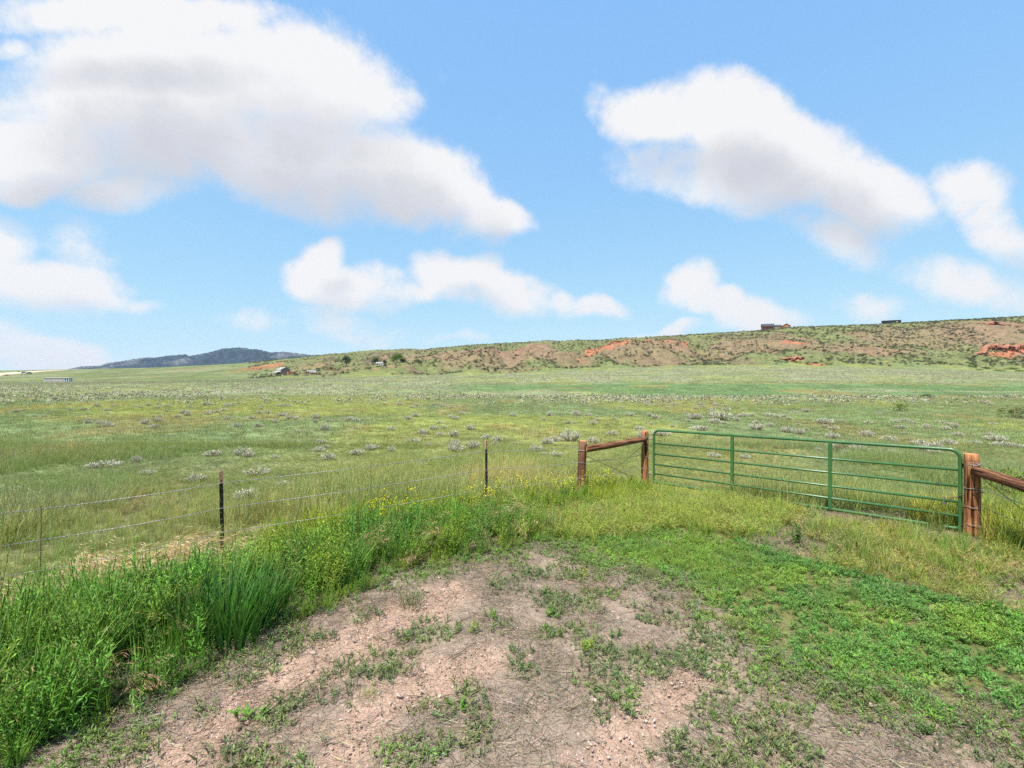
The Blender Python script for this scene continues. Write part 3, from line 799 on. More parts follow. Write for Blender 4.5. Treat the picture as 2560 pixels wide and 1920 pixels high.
for hh in (.82, .13):
    a = gpt(0, hh)
    MB().tube(sub([a - gd * .03, a - gd * .11, Vector((hpost[0] + .03, hpost[1], a.z))], gbase), .012, 8).build("hinge", M['steel'], gate)
la = gpt(1, .80)
MB().tube(sub([la + gd * .0 - gn * .03, la + gd * .05 - gn * .05, la + gd * .10 - gn * .03 + Vector((0, 0, .03))], gbase), [.028, .036, .022], 8).build("latch", M['slate'], gate, smooth=True)

# chain and padlock
def torus_link(mb, c, axis, up, L=.034, W=.018, r=.004):
    axis = axis.normalized(); up = (up - axis * up.dot(axis)).normalized()
    pts = []
    for i in range(13):
        a = 2 * math.pi * i / 12
        pts.append(c + axis * (L / 2 * math.cos(a)) + up * (W / 2 * math.sin(a)))
    mb.tube(pts, r, 5, caps=False)
ch = MB()
c0 = gpt(.958, .37); c1 = gpt(1, .42) + gn * .03; c2 = Vector((rpost[0] - .06, rpost[1] - .125, zp + .71)); c3 = Vector((rpost[0] + .06, rpost[1] - .12, zp + .70))
pl = [c0, c0.lerp(c1, .5) - Vector((0, 0, .03)), c1, c1.lerp(c2, .5) - Vector((0, 0, .012)), c2, c3]
cb = Vector((c0.x, c0.y, c0.z))
tot = []
for a, b in zip(pl[:-1], pl[1:]):
    n_ = max(1, int((b - a).length / .027))
    for i in range(n_): tot.append((a.lerp(b, i / n_), b - a))
for i, (p, d) in enumerate(tot):
    torus_link(ch, p - cb, d, Vector((0, 0, 1)) if i % 2 else Vector((d.y, -d.x, 0)))
cho = ch.build("gate_chain", M['rusty'], None, cb)
prop(cho, "rusty chain tying the gate end to the thick log post", "chain")
pk = empty("padlock", gpt(.966, .31))
prop(pk, "small silver padlock hanging on the gate chain", "padlock")
MB().box(-.026, .026, -.012, .012, -.03, .022).build("body", M['steel'], pk)
MB().tube([(-.018, 0, .02), (-.018, 0, .045), (-.009, 0, .058), (.009, 0, .058), (.018, 0, .045), (.018, 0, .02)], .005, 6).build("shackle", M['steel'], pk)
for hh, s, lb in ((.15, .965, "dark wire twisted round the second lowest gate rail near the thick post"), (.54, .95, "dark wire looped round the third gate rail from the top")):
    p = gpt(s, hh); tie = MB(); tie.tube([tuple(p - cb + Vector((0, 0, .026 * math.cos(a))) + gn * .026 * math.sin(a) + gd * .012 * math.sin(3 * a)) for a in np.linspace(0, 6.28, 14)], .004, 5)
    prop(tie.build("wire_tie", M['rusty'], None, cb), lb, "wire")

# ------------------------------------------------------------------ steel fence posts
def tpost(p, lab, h=1.20, rz=.9):
    z0 = hz(*p)
    o = empty("steel_fence_post", (p[0], p[1], z0), rz)
    o.rotation_euler = (math.radians(random.uniform(-1, 1)), math.radians(random.uniform(-1.2, 1.2)), rz)
    prop(o, lab, "fence post", "black steel posts of the wire fence")
    b = MB(); b.box(-.022, .022, -.003, .003, -.1, h - .16); b.box(-.003, .003, .003, .034, -.1, h - .16)
    b.build("shaft", M['tpost'], o)
    b = MB(); b.box(-.0225, .0225, -.0032, .0032, h - .16, h); b.box(-.0032, .0032, .0032, .0345, h - .16, h)
    b.build("painted_tip", M['tip'], o)
    b = MB()
    for i in range(20):
        z = .06 + i * .055
        b.box(-.006, .006, -.012, -.003, z - .008, z + .008)
    b.build("stud_row", M['tpost'], o)["kind"] = "stuff"
    for z in WIRES_Z: MB().tube([(-.026, .006, z), (-.026, -.012, z), (0, -.018, z), (.026, -.012, z), (.026, .006, z)], .0025, 5).build("wire_clip", M['wire'], o)
tpost((-3.75, 5.90), "black steel fence post with pinkish tip, left of the tall grass", 1.23)
tpost((-0.45, 8.20), "black steel fence post with tan tip, nearest the log brace", 1.30)

# ------------------------------------------------------------------ barbed wire strands
def strand(pts, lab, grp_, barbs=.13):
    b0 = Vector(pts[0])
    mb = MB(); full = []
    for a, b in zip(pts[:-1], pts[1:]):
        s = sagging(a, b, .018 + .01 * random.random(), 10); full += s if not full else s[1:]
    full = [p - b0 for p in full]
    twisted(mb, full, .0028, .0030, .07)
    d = 0.0
    for a, b in zip(full[:-1], full[1:]):
        t = (b - a); L = t.length; t.normalize()
        x = d
        while x < L:
            p = a + t * x
            for s in (1, -1):
                ax = Vector((random.uniform(-.4, .4), random.uniform(-.4, .4), s)); ax = (ax - t * ax.dot(t)).normalized()
                mb.tube([p + t * .004 * s, p + t * .006 * s + ax * .018], .0016, 3)
            x += barbs
        d = x - L
    o = mb.build("barbed_wire", M['wire'], None, b0)
    prop(o, lab, "barbed wire", grp_)
names = ["topmost", "second from top", "third from top", "lowest"]
for i, z in enumerate(WIRES_Z):
    pts = [(x, y - .02, hz(x, y) + z + (.03 if (x, y) == (-.45, 8.2) and i < 2 else 0)) for x, y in FENCE]
    strand(pts, f"{names[i]} barbed wire strand of the fence left of the brace", "strands of the left wire fence")
for i, z in enumerate((.99, .735, .46, .20)):
    pts = [(rpost[0] + .09, rpost[1] - .09, zp + z), (rpost2[0] + .08, rpost2[1] + .02, zp2 + z), (5.9, 2.3, hz(5.9, 2.3) + z)]
    strand(pts, f"{names[i]} barbed wire strand running from the thick right post", "strands of the right wire fence")
# twisted wire stays
def stay(px, lab):
    u = (px - CX) / F
    for (ax, ay), (bx, by) in zip(FENCE[:-1], FENCE[1:]):
        t = (u * ay - ax) / ((bx - ax) - u * (by - ay))
        if 0 <= t <= 1:
            x, y = ax + (bx - ax) * t, ay + (by - ay) * t; z = hz(x, y)
            mb = MB(); twisted(mb, [(0, -.02, 1.11), (.008, -.03, .8), (-.01, -.02, .4), (-.02, -.03, .06)], .0022, .0025, .05)
            prop(mb.build("wire_stay", M['rusty'], None, (x, y, z)), lab, "wire stay", "twisted stays between the fence posts")
stay(108, "dark twisted wire stay hanging near the left edge")
stay(928, "dark twisted wire stay between the two steel posts")

# ------------------------------------------------------------------ far buildings
def pmat(name, c, **k): return simple(name, c, **k)
M['b_white'] = pmat("white_siding", (.62, .60, .57), rough=.7); M['b_grey'] = pmat("grey_metal_roof", (.26, .27, .26), rough=.5, var=.2)
M['b_mauve'] = pmat("weathered_siding", (.19, .15, .14), var=.2, scale=1.5); M['b_dark'] = pmat("dark_opening_and_shade", (.03, .028, .025))
M['b_rust'] = pmat("rust_panel", (.36, .12, .07), var=.3); M['b_navy'] = pmat("dark_roof", (.035, .04, .055), rough=.5)
M['b_brown'] = pmat("red_brown_logs", (.19, .07, .04), var=.3, scale=1.0); M['b_orange'] = pmat("orange_logs", (.34, .15, .06), var=.3, scale=1.0)
M['b_pale'] = pmat("pale_wood", (.42, .33, .22)); M['b_black'] = pmat("black_shed", (.016, .017, .018)); M['b_glass'] = pmat("window_glass", (.05, .06, .075), rough=.1, spec=.6)
M['b_galv'] = pmat("galvanised_sheet", (.30, .29, .28), rough=.5, var=.25, scale=1.0); M['b_sky'] = pmat("pale_blue_panel", (.36, .43, .48)); M['tyre'] = pmat("tyre_rubber", (.02, .02, .02))

def place(name, px, Y, rz, lab, cat, dz=0, group=None):
    x, y = at(px, Y)
    o = empty(name, (x, y, hz(x, y) + dz), rz)
    return prop(o, lab, cat, group)

b = place("barn", 708, 360, math.radians(-42), "white and grey metal barn with an open lean-to, beside red earth", "barn", -.2)
# long side faces -y (left), gable end faces -x after turning
MB().box(-4.5, 4.5, -3.6, 3.6, 0, 4.0).build("body", M['b_white'], b)
MB().prism([(-3.7, 4.0), (3.7, 4.0), (0, 5.9)], 4.5, 4.56).build("gable_top", M['b_mauve'], b).rotation_euler = (0, 0, -math.pi / 2)
MB().add([(4.52, -3.62, 0), (4.52, 3.62, 0), (4.52, 3.62, 4.0), (4.52, 0, 5.85), (4.52, -3.62, 4.0), (4.6, -3.62, 0), (4.6, 3.62, 0), (4.6, 3.62, 4.0), (4.6, 0, 5.85), (4.6, -3.62, 4.0)],
         [(0, 4, 3, 2, 1), (5, 6, 7, 8, 9), (0, 1, 6, 5), (1, 2, 7, 6), (2, 3, 8, 7), (3, 4, 9, 8), (4, 0, 5, 9)]).build("gable_wall", M['b_mauve'], b)
rf = MB()
for s in (-1, 1):
    rf.add([(-4.9, s * 4.0, 3.85), (4.9, s * 4.0, 3.85), (4.9, 0, 5.95), (-4.9, 0, 5.95), (-4.9, s * 4.0, 3.97), (4.9, s * 4.0, 3.97), (4.9, 0, 6.07), (-4.9, 0, 6.07)],
           [(0, 3, 2, 1), (4, 5, 6, 7), (0, 1, 5, 4), (1, 2, 6, 5), (2, 3, 7, 6), (3, 0, 4, 7)])
rf.build("roof", M['b_grey'], b)
MB().add([(-5.4, -7.2, 1.75), (4.6, -7.2, 1.75), (4.6, -3.62, 2.5), (-5.4, -3.62, 2.5), (-5.4, -7.2, 1.85), (4.6, -7.2, 1.85), (4.6, -3.62, 2.6), (-5.4, -3.62, 2.6)],
         [(0, 3, 2, 1), (4, 5, 6, 7), (0, 1, 5, 4), (1, 2, 6, 5), (2, 3, 7, 6), (3, 0, 4, 7)]).build("lean_to_roof", M['b_galv'], b)
MB().box(-4.3, 4.3, -3.75, -3.61, 0, 2.3).build("lean_to_shade", M['b_dark'], b)  # dark slab painted as the shade under the lean-to roof
for x in (-5.2, -1.9, 1.3, 4.4): MB().box(x - .1, x + .1, -7.1, -6.9, 0, 1.76).build("post", M['b_mauve'], b)
MB().box(4.62, 6.6, 1.2, 3.4, 0, 2.6).build("side_panel", M['b_rust'], b)

h = place("ranch_house", 950, 400, math.radians(8), "small white house with grey roof among the trees below the hill", "house")
MB().box(-3.2, 3.2, -2.6, 2.6, 0, 2.2).build("wall", M['b_white'], h)
MB().prism([(-2.9, 2.2), (2.9, 2.2), (0, 3.3)], -3.5, 3.5).build("roof", M['b_grey'], h).rotation_euler = (0, 0, math.pi / 2)
for x in (-1.9, 1.7):
    w = MB().box(x - .5, x + .5, -2.66, -2.6, .9, 1.8).build("window", M['b_glass'], h)
MB().box(-.45, .45, -2.67, -2.6, 0, 1.9).build("door", M['b_rust'], h)

x0, y0 = at(1936, 628)
h = empty("log_lodge", (x0, y0, hz(x0, y0) - .6), math.radians(-20)); prop(h, "dark two-storey log lodge with a gabled wing on the ridge skyline", "house")
MB().box(-15.5, -1.0, -5, 5, 0, 4.6).build("lower_wall", M['b_brown'], h)
MB().box(-15.6, -.9, -5.1, 5.1, 4.6, 5.2).build("deck", M['b_orange'], h)
rf = MB()
rf.prism([(-5.9, 5.2), (5.9, 5.2), (2.2, 8.6), (-2.2, 8.6)], 0, 15.4); ro = rf.build("roof", M['b_navy'], h); ro.rotation_euler = (0, 0, math.pi / 2); ro.location = (-.6, 0, 0)
for x in (-14.2, -11.6, -9.0, -6.4, -3.8):
    MB().box(x - .8, x + .8, -5.12, -5.0, .5, 2.7).build("window", M['b_glass'], h)
for x in (-15.2, -12.9, -10.3, -7.7, -5.1, -2.4): MB().box(x - .18, x + .18, -7.0, -6.7, -.6, 4.6).build("deck_post", M['b_brown'], h)
MB().box(-15.5, -2.2, -7.1, -5.1, 4.5, 4.8).build("deck_floor", M['b_brown'], h)
MB().box(-1.0, 8.5, -3.8, 5, 0.6, 4.2).build("wing_wall", M['b_pale'], h)
ro = MB().prism([(-4.6, 4.2), (5.6, 4.2), (.6, 7.0)], 0, 9.6).build("wing_roof", M['b_navy'], h); ro.rotation_euler = (0, 0, math.pi / 2); ro.location = (8.6, 0, 0)
MB().prism([(8.5, 0.4), (18.0, 0.4), (18.0, 4.4), (13.2, 7.6), (8.5, 4.4)], -6.2, 4).build("gable_front", M['b_orange'], h)
rf = MB()
for s in (-1, 1):
    rf.add([(13.25, -7, 7.7), (13.25 + s * 5.6, -7, 4.0), (13.25 + s * 5.6, 4.4, 4.0), (13.25, 4.4, 7.7), (13.25, -7, 8.1), (13.25 + s * 5.6, -7, 4.4), (13.25 + s * 5.6, 4.4, 4.4), (13.25, 4.4, 8.1)],
           [(0, 3, 2, 1), (4, 5, 6, 7), (0, 1, 5, 4), (1, 2, 6, 5), (2, 3, 7, 6), (3, 0, 4, 7)])
rf.build("gable_roof", M['b_rust'], h)
for x in (10.4, 13.2, 16.0): MB().box(x - .9, x + .9, -6.3, -6.2, 1.2, 3.6).build("window", M['b_glass'], h)

x0, y0 = at(2228, 572)
h = empty("long_black_shed", (x0, y0, hz(x0, y0) + .7), math.radians(-24)); prop(h, "long low black shed on the ridge skyline, right of the lodge", "shed")
MB().box(-9.2, 9.2, -2.5, 2.5, 0, 2.7).build("wall", M['b_black'], h)
MB().add([(-9.6, -3, 2.6), (9.6, -3, 2.9), (9.6, 3, 3.0), (-9.6, 3, 2.7), (-9.6, -3, 2.85), (9.6, -3, 3.15), (9.6, 3, 3.25), (-9.6, 3, 2.95)],
         [(0, 3, 2, 1), (4, 5, 6, 7), (0, 1, 5, 4), (1, 2, 6, 5), (2, 3, 7, 6), (3, 0, 4, 7)]).build("roof", M['b_black'], h)
MB().box(4.6, 5.7, -2.56, -2.5, .2, 2.3).build("door", M['b_galv'], h)

h = place("sheep_shed", 146, 305, math.radians(10), "long low grey metal shed standing alone in the left meadow", "shed", -.1)
MB().box(-7.6, 4.2, -1.6, 1.6, 0, 2.7).build("wall", M['b_galv'], h)
for i in range(14): MB().box(-7.5 + i * .84, -7.42 + i * .84, -1.66, -1.6, 0, 2.65).build("rib", M['b_white'], h)
MB().box(4.2, 7.2, -1.5, 1.5, 0, 2.7).build("end_bay", M['b_sky'], h)
MB().box(-7.8, 7.4, -1.9, 1.9, 2.7, 2.95).build("roof", M['b_white'], h)
for x in (4.9, 6.1): MB().box(x, x + .5, -1.58, -1.5, .2, 2.3).build("door", M['b_glass'], h)

# vehicles far off
def vehicle(px, Y, rz, lab, body, L=5.2, W=2.0, H=1.9, truck=False, name="parked_car", cat="car"):
    o = place(name, px, Y, rz, lab, cat, 0, "vehicles parked around the far ranch")
    MB().prism([(-L / 2, .4), (L / 2, .4), (L / 2, 1.0), (L * .28, 1.1), (-L / 2, 1.15)], -W / 2, W / 2).build("body", body, o)
    cab = [(-L * .08, 1.1), (L * .27, 1.1), (L * .16, H), (-L * .02, H)] if truck else [(-L * .45, 1.1), (L * .27, 1.1), (L * .14, H), (-L * .38, H)]
    MB().prism(cab, -W / 2 + .12, W / 2 - .12).build("cabin", body, o)
    MB().prism([(a * .92 + .03, b_ if i > 1 else b_ + .08) if i < 2 else (a, b_ - .1) for i, (a, b_) in enumerate(cab)], -W / 2 + .10, W / 2 - .10).build("window", M['b_glass'], o)
    for x in (-L * .3, L * .3):
        for s in (-1, 1):
            MB().tube([(x, s * (W / 2 - .22), .38), (x, s * (W / 2 + .02), .38)], .38, 12).build("wheel", M['tyre'], o)
vehicle(62, 560, .3, "white vehicle parked by the pale dirt road at far left", M['b_white'], 7, 2.4, 2.9)
vehicle(74, 556, -.2, "dark vehicle parked beside the white one at far left", M['b_navy'], 6, 2.2, 2.4)
vehicle(641, 372, .1, "white pickup parked left of the barn", M['b_white'], truck=True, name="pickup", cat="pickup")
vehicle(654, 374, .2, "dark car parked between the white pickup and the barn", M['b_black'])
# stock trailer, corral
h = place("stock_trailer", 780, 372, math.radians(6), "long white stock trailer parked right of the barn", "trailer")
MB().box(-3.6, 3.2, -1.1, 1.1, .6, 2.7).build("body", M['b_white'], h); MB().box(-3.7, 3.3, -1.2, 1.2, 2.7, 2.85).build("roof", M['b_galv'], h)
for x in (-2.6, -1.0, .6, 2.2): MB().box(x - .5, x + .5, -1.14, -1.1, 1.5, 2.1).build("vent", M['b_dark'], h)
for x in (-.6, .5):
    for s in (-1, 1): MB().tube([(x, s * .9, .4), (x, s * 1.15, .4)], .4, 12).build("wheel", M['tyre'], h)
h = place("red_shed", 829, 376, math.radians(15), "tiny dark red shed at the right end of the corral", "shed")
MB().box(-1.2, 1.2, -1.1, 1.1, 0, 2.2).build("wall", M['b_rust'], h); ro = MB().prism([(-1.4, 2.2), (1.4, 2.2), (0, 3.2)], -1.4, 1.4).build("roof", M['b_brown'], h)
MB().box(-.5, .5, -1.16, -1.1, 0, 1.9).build("door", M['b_dark'], h)
h = place("corral_fence", 760, 366, 0, "dark timber corral fence between the barn and the red shed", "fence")
hx, hy, hzz = h.location
cpts = [at(p, 366 + (p - 735) * .08) for p in np.linspace(735, 826, 13)]
prev = None
for (x, y) in cpts:
    z = hz(x, y)
    MB().box(x - hx - .12, x - hx + .12, y - hy - .12, y - hy + .12, z - hzz - .2, z - hzz + 1.5).build("post", M['b_brown'], h)
    if prev:
        for zr_ in (.5, .9, 1.3):
            MB().tube([(prev[0] - hx, prev[1] - hy - .15, prev[2] - hzz + zr_), (x - hx, y - hy - .15, z - hzz + zr_)], .08, 5).build("rail", M['b_brown'], h)
    prev = (x, y, z)

# ------------------------------------------------------------------ plant building blocks
def rnd(a, b): return random.uniform(a, b)
def jit(c, j=.15):
    k_ = 1 + rnd(-j, j); return (c[0] * k_ * (1 + rnd(-j, j) * .5), c[1] * k_, c[2] * k_ * (1 + rnd(-j, j) * .5))
def blade(mb, base, az, lean, L, w, bend, seg=4, c=(1, 1, 1), tipc=None):
    """a grass blade: a ribbon that leans and droops"""
    d = Vector((math.cos(az), math.sin(az), 0)); s = Vector((-math.sin(az), math.cos(az), 0))
    tw = rnd(-.6, .6); s = (s * math.cos(tw) + d * math.sin(tw)).normalized()
    p = Vector(base); a = lean; v = []; cs = []
    for i in range(seg + 1):
        t = i / seg; ww = w * (1 - t ** 1.6) * (.75 + .5 * t * (1 - t) * 2)
        cc_ = c if tipc is None else tuple(c[k] + (tipc[k] - c[k]) * t for k in range(3))
        if i == seg: v.append(p.copy()); cs.append(cc_)
        else: v += [p - s * ww * .5, p + s * ww * .5]; cs += [cc_, cc_]
        p = p + (d * math.sin(a) + Vector((0, 0, math.cos(a)))) * (L / seg); a += bend / seg
    f = [(2 * i, 2 * i + 1, 2 * i + 3, 2 * i + 2) for i in range(seg - 1)] + [(2 * seg - 2, 2 * seg - 1, 2 * seg)]
    n = len(mb.v); mb.v.extend([tuple(q) for q in v]); mb.f.extend([tuple(i + n for i in q) for q in f]); mb.c.extend(cs)
def leaf(mb, p, d, up, L, w, c):
    d = Vector(d).normalized(); s = d.cross(Vector(up))
    if s.length < 1e-4: s = Vector((1, 0, 0))
    s.normalize(); n_ = s.cross(d); p = Vector(p)
    m_ = p + d * L * .45 + n_ * L * .06
    v = [p, m_ - s * w * .5 - n_ * w * .12, p + d * L - n_ * L * .08, m_ + s * w * .5 - n_ * w * .12, m_]
    n = len(mb.v); mb.v.extend([tuple(q) for q in v]); mb.f.extend([(n, n + 4, n + 1), (n + 1, n + 4, n + 2), (n, n + 3, n + 4), (n + 4, n + 3, n + 2)]); mb.c.extend([c] * 5)
def stemline(mb, pts, r, c):
    mb.tube(pts, r, 3, caps=False, c=c)

def tuft(nb, rad, L0, L1, w, lean, bend, seg=4, heads=0, hc=(1.5, 1.38, 1.4), cj=.25, tip=(1.35, 1.2, 1.0)):
    mb = MB()
    for i in range(nb):
        az = rnd(0, 6.283); r = rad * math.sqrt(random.random()); c = jit((1, 1, 1), cj)
        if random.random() < .08: c = (1.5 * c[0], 1.25 * c[1], 1.5 * c[2])
        blade(mb, (r * math.cos(az + rnd(-1, 1)), r * math.sin(az + rnd(-1, 1)), -.01), az, rnd(.02, lean), rnd(L0, L1), w * rnd(.7, 1.3), rnd(.1, bend), seg, c, tuple(c[k] * tip[k] for k in range(3)))
    for i in range(heads):
        az = rnd(0, 6.283); a = rnd(.05, .3); L = L1 * rnd(1.0, 1.35)
        d = Vector((math.cos(az) * math.sin(a), math.sin(az) * math.sin(a), math.cos(a)))
        b0 = Vector((rnd(-rad, rad) * .6, rnd(-rad, rad) * .6, 0)); t0 = b0 + d * L
        stemline(mb, [b0, t0], w * .16, hc)
        for k_ in range(5):
            leaf(mb, t0 - d * .018 * k_ * (L / .35), d + Vector((rnd(-.4, .4), rnd(-.4, .4), 0)), (rnd(-1, 1), rnd(-1, 1), .2), .028, w * .9, hc)
    return mb
def broad_weed(h, stems, leaves, LL, LW, spread, c0=(1, 1, 1), top=(1.06, 1.08, .92), flowers=0):
    mb = MB()
    for s in range(stems):
        az = rnd(0, 6.283); a = rnd(.0, spread); hh = h * rnd(.65, 1.05)
        d = Vector((math.cos(az) * math.sin(a), math.sin(az) * math.sin(a), math.cos(a)))
        b0 = Vector((rnd(-.05, .05), rnd(-.05, .05), 0))
        stemline(mb, [b0, b0 + d * hh * .5, b0 + d * hh + Vector((rnd(-.03, .03), rnd(-.03, .03), 0))], .0022, tuple(c0[q] * .8 for q in range(3)))
        for k_ in range(leaves):
            t = (.12 + .88 * k_ / leaves) ** .8; p = b0 + d * hh * t
            la = k_ * 2.4 + rnd(-.5, .5); out = rnd(.25, 1.0)
            ld = Vector((math.cos(la) * out, math.sin(la) * out, rnd(.15, .9)))
            sz = (1 - .55 * t) * rnd(.7, 1.25)
            cc_ = jit(tuple(c0[q] + (top[q] * c0[q] - c0[q]) * t for q in range(3)), .22)
            leaf(mb, p, ld, (rnd(-.4, .4), rnd(-.4, .4), 1), LL * sz, LW * sz, cc_)
        for k_ in range(flowers):
            q = b0 + d * (hh + rnd(-.06, .05)) + Vector((rnd(-.03, .03), rnd(-.03, .03), 0))
            leaf(mb, q, (rnd(-1, 1), rnd(-1, 1), .6), (0, 0, 1), .016, .013, (4.5 * c0[0] if c0[0] == 1 else .75, 2.6 if c0[0] == 1 else .6, .35 if c0[0] == 1 else .03))
    return mb
def cheat(nst, L0, L1, c=(1, 1, 1), headc=(1.5, 1.25, 1.2), windaz=None, bend=1.3):
    """thin stems with nodding, feathery heads"""
    mb = MB()
    for i in range(nst):
        az = rnd(0, 6.283) if windaz is None else windaz + rnd(-.7, .7)
        L = rnd(L0, L1); a = rnd(.05, .35); p = Vector((rnd(-.09, .09), rnd(-.09, .09), -.01)); pts = [p]
        bb = bend * rnd(.6, 1.2); n_ = 5
        for k_ in range(n_):
            p = p + Vector((math.cos(az) * math.sin(a), math.sin(az) * math.sin(a), math.cos(a))) * L / n_; pts.append(p); a += bb / n_
        stemline(mb, pts, .0011, jit(c, .2))
        hc = jit(headc, .2)
        for k_ in range(7):
            q = pts[-1].lerp(pts[-3], k_ / 7)
            dd = (pts[-1] - pts[-2]).normalized() + Vector((rnd(-.6, .6), rnd(-.6, .6), rnd(-.7, .1)))
            leaf(mb, q, dd, (rnd(-1, 1), rnd(-1, 1), 1), L * .11, .006, hc)
        if random.random() < .8: blade(mb, (rnd(-.07, .07), rnd(-.07, .07), 0), rnd(0, 6.28), rnd(.1, .6), L * .55, .004, rnd(.3, 1.2), 3, jit(c, .2))
    return mb
def sage_mesh(nt=64, seed=1, flat=.75):
    random.seed(seed); mb = MB()
    for i in range(nt):
        az = rnd(0, 6.283); r = math.sqrt(random.random()); a = r * 1.15
        d = Vector((math.cos(az) * math.sin(a), math.sin(az) * math.sin(a), math.cos(a) * flat + .1))
        L = rnd(.75, 1.05) * (1 - .12 * r); b0 = Vector((math.cos(az) * r * .25, math.sin(az) * r * .25, 0)); e = b0 + d * L * .95
        stemline(mb, [b0, b0.lerp(e, .6), e], .014, (.28, .22, .17))
        g = jit((.47, .47, .365), .14)
        for k_ in range(9):
            t = .38 + .62 * k_ / 9; q = b0.lerp(e, t)
            leaf(mb, q, d + Vector((rnd(-.8, .8), rnd(-.8, .8), rnd(.0, .7))), (rnd(-1, 1), rnd(-1, 1), .4), rnd(.13, .24), rnd(.035, .07), jit(g, .14))
    return mb
def shrub_mesh(n, seed, c, L=.32, W=.20, squash=.75, lumps=5):
    random.seed(seed); mb = MB()
    cen = [(rnd(-.45, .45), rnd(-.45, .45), rnd(.25, .55), rnd(.4, .62)) for _ in range(lumps)]
    for i in range(n):
        cx, cy, cz, r = random.choice(cen)
        u = Vector((rnd(-1, 1), rnd(-1, 1), rnd(-.7, 1)))
        if u.length < .1: continue
        u.normalize(); p = Vector((cx, cy, cz)) + u * r * rnd(.7, 1.05); p.z = max(.02, p.z * squash)
        leaf(mb, p, u + Vector((rnd(-.8, .8), rnd(-.8, .8), rnd(-.3, .6))), (rnd(-1, 1), rnd(-1, 1), 1), L * rnd(.7, 1.3), W * rnd(.7, 1.3), jit(c, .25))
    return mb

# ------------------------------------------------------------------ scattering of what nobody could count
def proto_collection(name, mbs, mat):
    c = bpy.data.collections.new(name)
    for i, mb in enumerate(mbs):
        o = bpy.data.objects.new(f"{name}_{i:02d}", mb.mesh(f"{name}_{i:02d}", mat))
        c.objects.link(o)
    return c
def scatter(name, coll, n_protos, x, y, scale, tint, lab, cat, z=None, lean=.12, zoff=0.0, rotz=None):
    n = len(x)
    if z is None: z = height(x, y)
    me = bpy.data.meshes.new(name)
    me.vertices.add(n); me.vertices.foreach_set("co", np.stack([x, y, z + zoff], -1).astype(np.float32).ravel())
    rot = np.stack([RNG.normal(0, lean, n), RNG.normal(0, lean, n), RNG.uniform(0, 6.283, n) if rotz is None else rotz], -1)
    a = me.attributes.new("rot", 'FLOAT_VECTOR', 'POINT'); a.data.foreach_set("vector", rot.astype(np.float32).ravel())
    if np.ndim(scale) == 1: scale = np.stack([scale] * 3, -1)
    a = me.attributes.new("scl", 'FLOAT_VECTOR', 'POINT'); a.data.foreach_set("vector", scale.astype(np.float32).ravel())
    a = me.attributes.new("pick", 'INT', 'POINT'); a.data.foreach_set("value", RNG.integers(0, n_protos, n).astype(np.int32))
    a = me.attributes.new("tint", 'FLOAT_COLOR', 'POINT'); tc_ = np.ones((n, 4), np.float32); tc_[:, :3] = tint; a.data.foreach_set("color", tc_.ravel())
    o = bpy.data.objects.new(name, me); col.objects.link(o)
    ng = bpy.data.node_groups.new(name + "_nodes", 'GeometryNodeTree')
    ng.interface.new_socket("Geometry", in_out='INPUT', socket_type='NodeSocketGeometry')
    ng.interface.new_socket("Geometry", in_out='OUTPUT', socket_type='NodeSocketGeometry')
    i_ = nd(ng, 'NodeGroupInput'); o_ = nd(ng, 'NodeGroupOutput')
    ci = nd(ng, 'GeometryNodeCollectionInfo'); ci.inputs['Collection'].default_value = coll
    ci.inputs['Separate Children'].default_value = True; ci.inputs['Reset Children'].default_value = True
    ip = nd(ng, 'GeometryNodeInstanceOnPoints'); ip.inputs['Pick Instance'].default_value = True
    def na(nm, ty):
        q = nd(ng, 'GeometryNodeInputNamedAttribute'); q.data_type = ty; q.inputs['Name'].default_value = nm
        return q.outputs['Attribute']
    e2r = nd(ng, 'FunctionNodeEulerToRotation'); ng.links.new(na("rot", 'FLOAT_VECTOR'), e2r.inputs[0])
    ng.links.new(i_.outputs[0], ip.inputs['Points']); ng.links.new(ci.outputs[0], ip.inputs['Instance'])
    ng.links.new(na("pick", 'INT'), ip.inputs['Instance Index'])
    ng.links.new(e2r.outputs[0], ip.inputs['Rotation']); ng.links.new(na("scl", 'FLOAT_VECTOR'), ip.inputs['Scale'])
    ng.links.new(ip.outputs[0], o_.inputs[0])
    md = o.modifiers.new("scatter", 'NODES'); md.node_group = ng
    prop(o, lab, cat, kind="stuff")
    return o
def sample_box(n, x0, x1, y0, y1): return RNG.uniform(x0, x1, n), RNG.uniform(y0, y1, n)
def wedge(n, Y0, Y1, umax=1.24, power=1.0):
    """points spread evenly over the part of the field between two depths"""
    Y = np.sqrt(RNG.uniform(Y0 ** 2, Y1 ** 2, n)); u = RNG.uniform(-umax, umax, n)
    return u * Y, Y
def hsv_jit(c, j): return c * (1 + RNG.normal(0, j, (len(c), 1))) * (1 + RNG.normal(0, j * .5, (len(c), 3)))

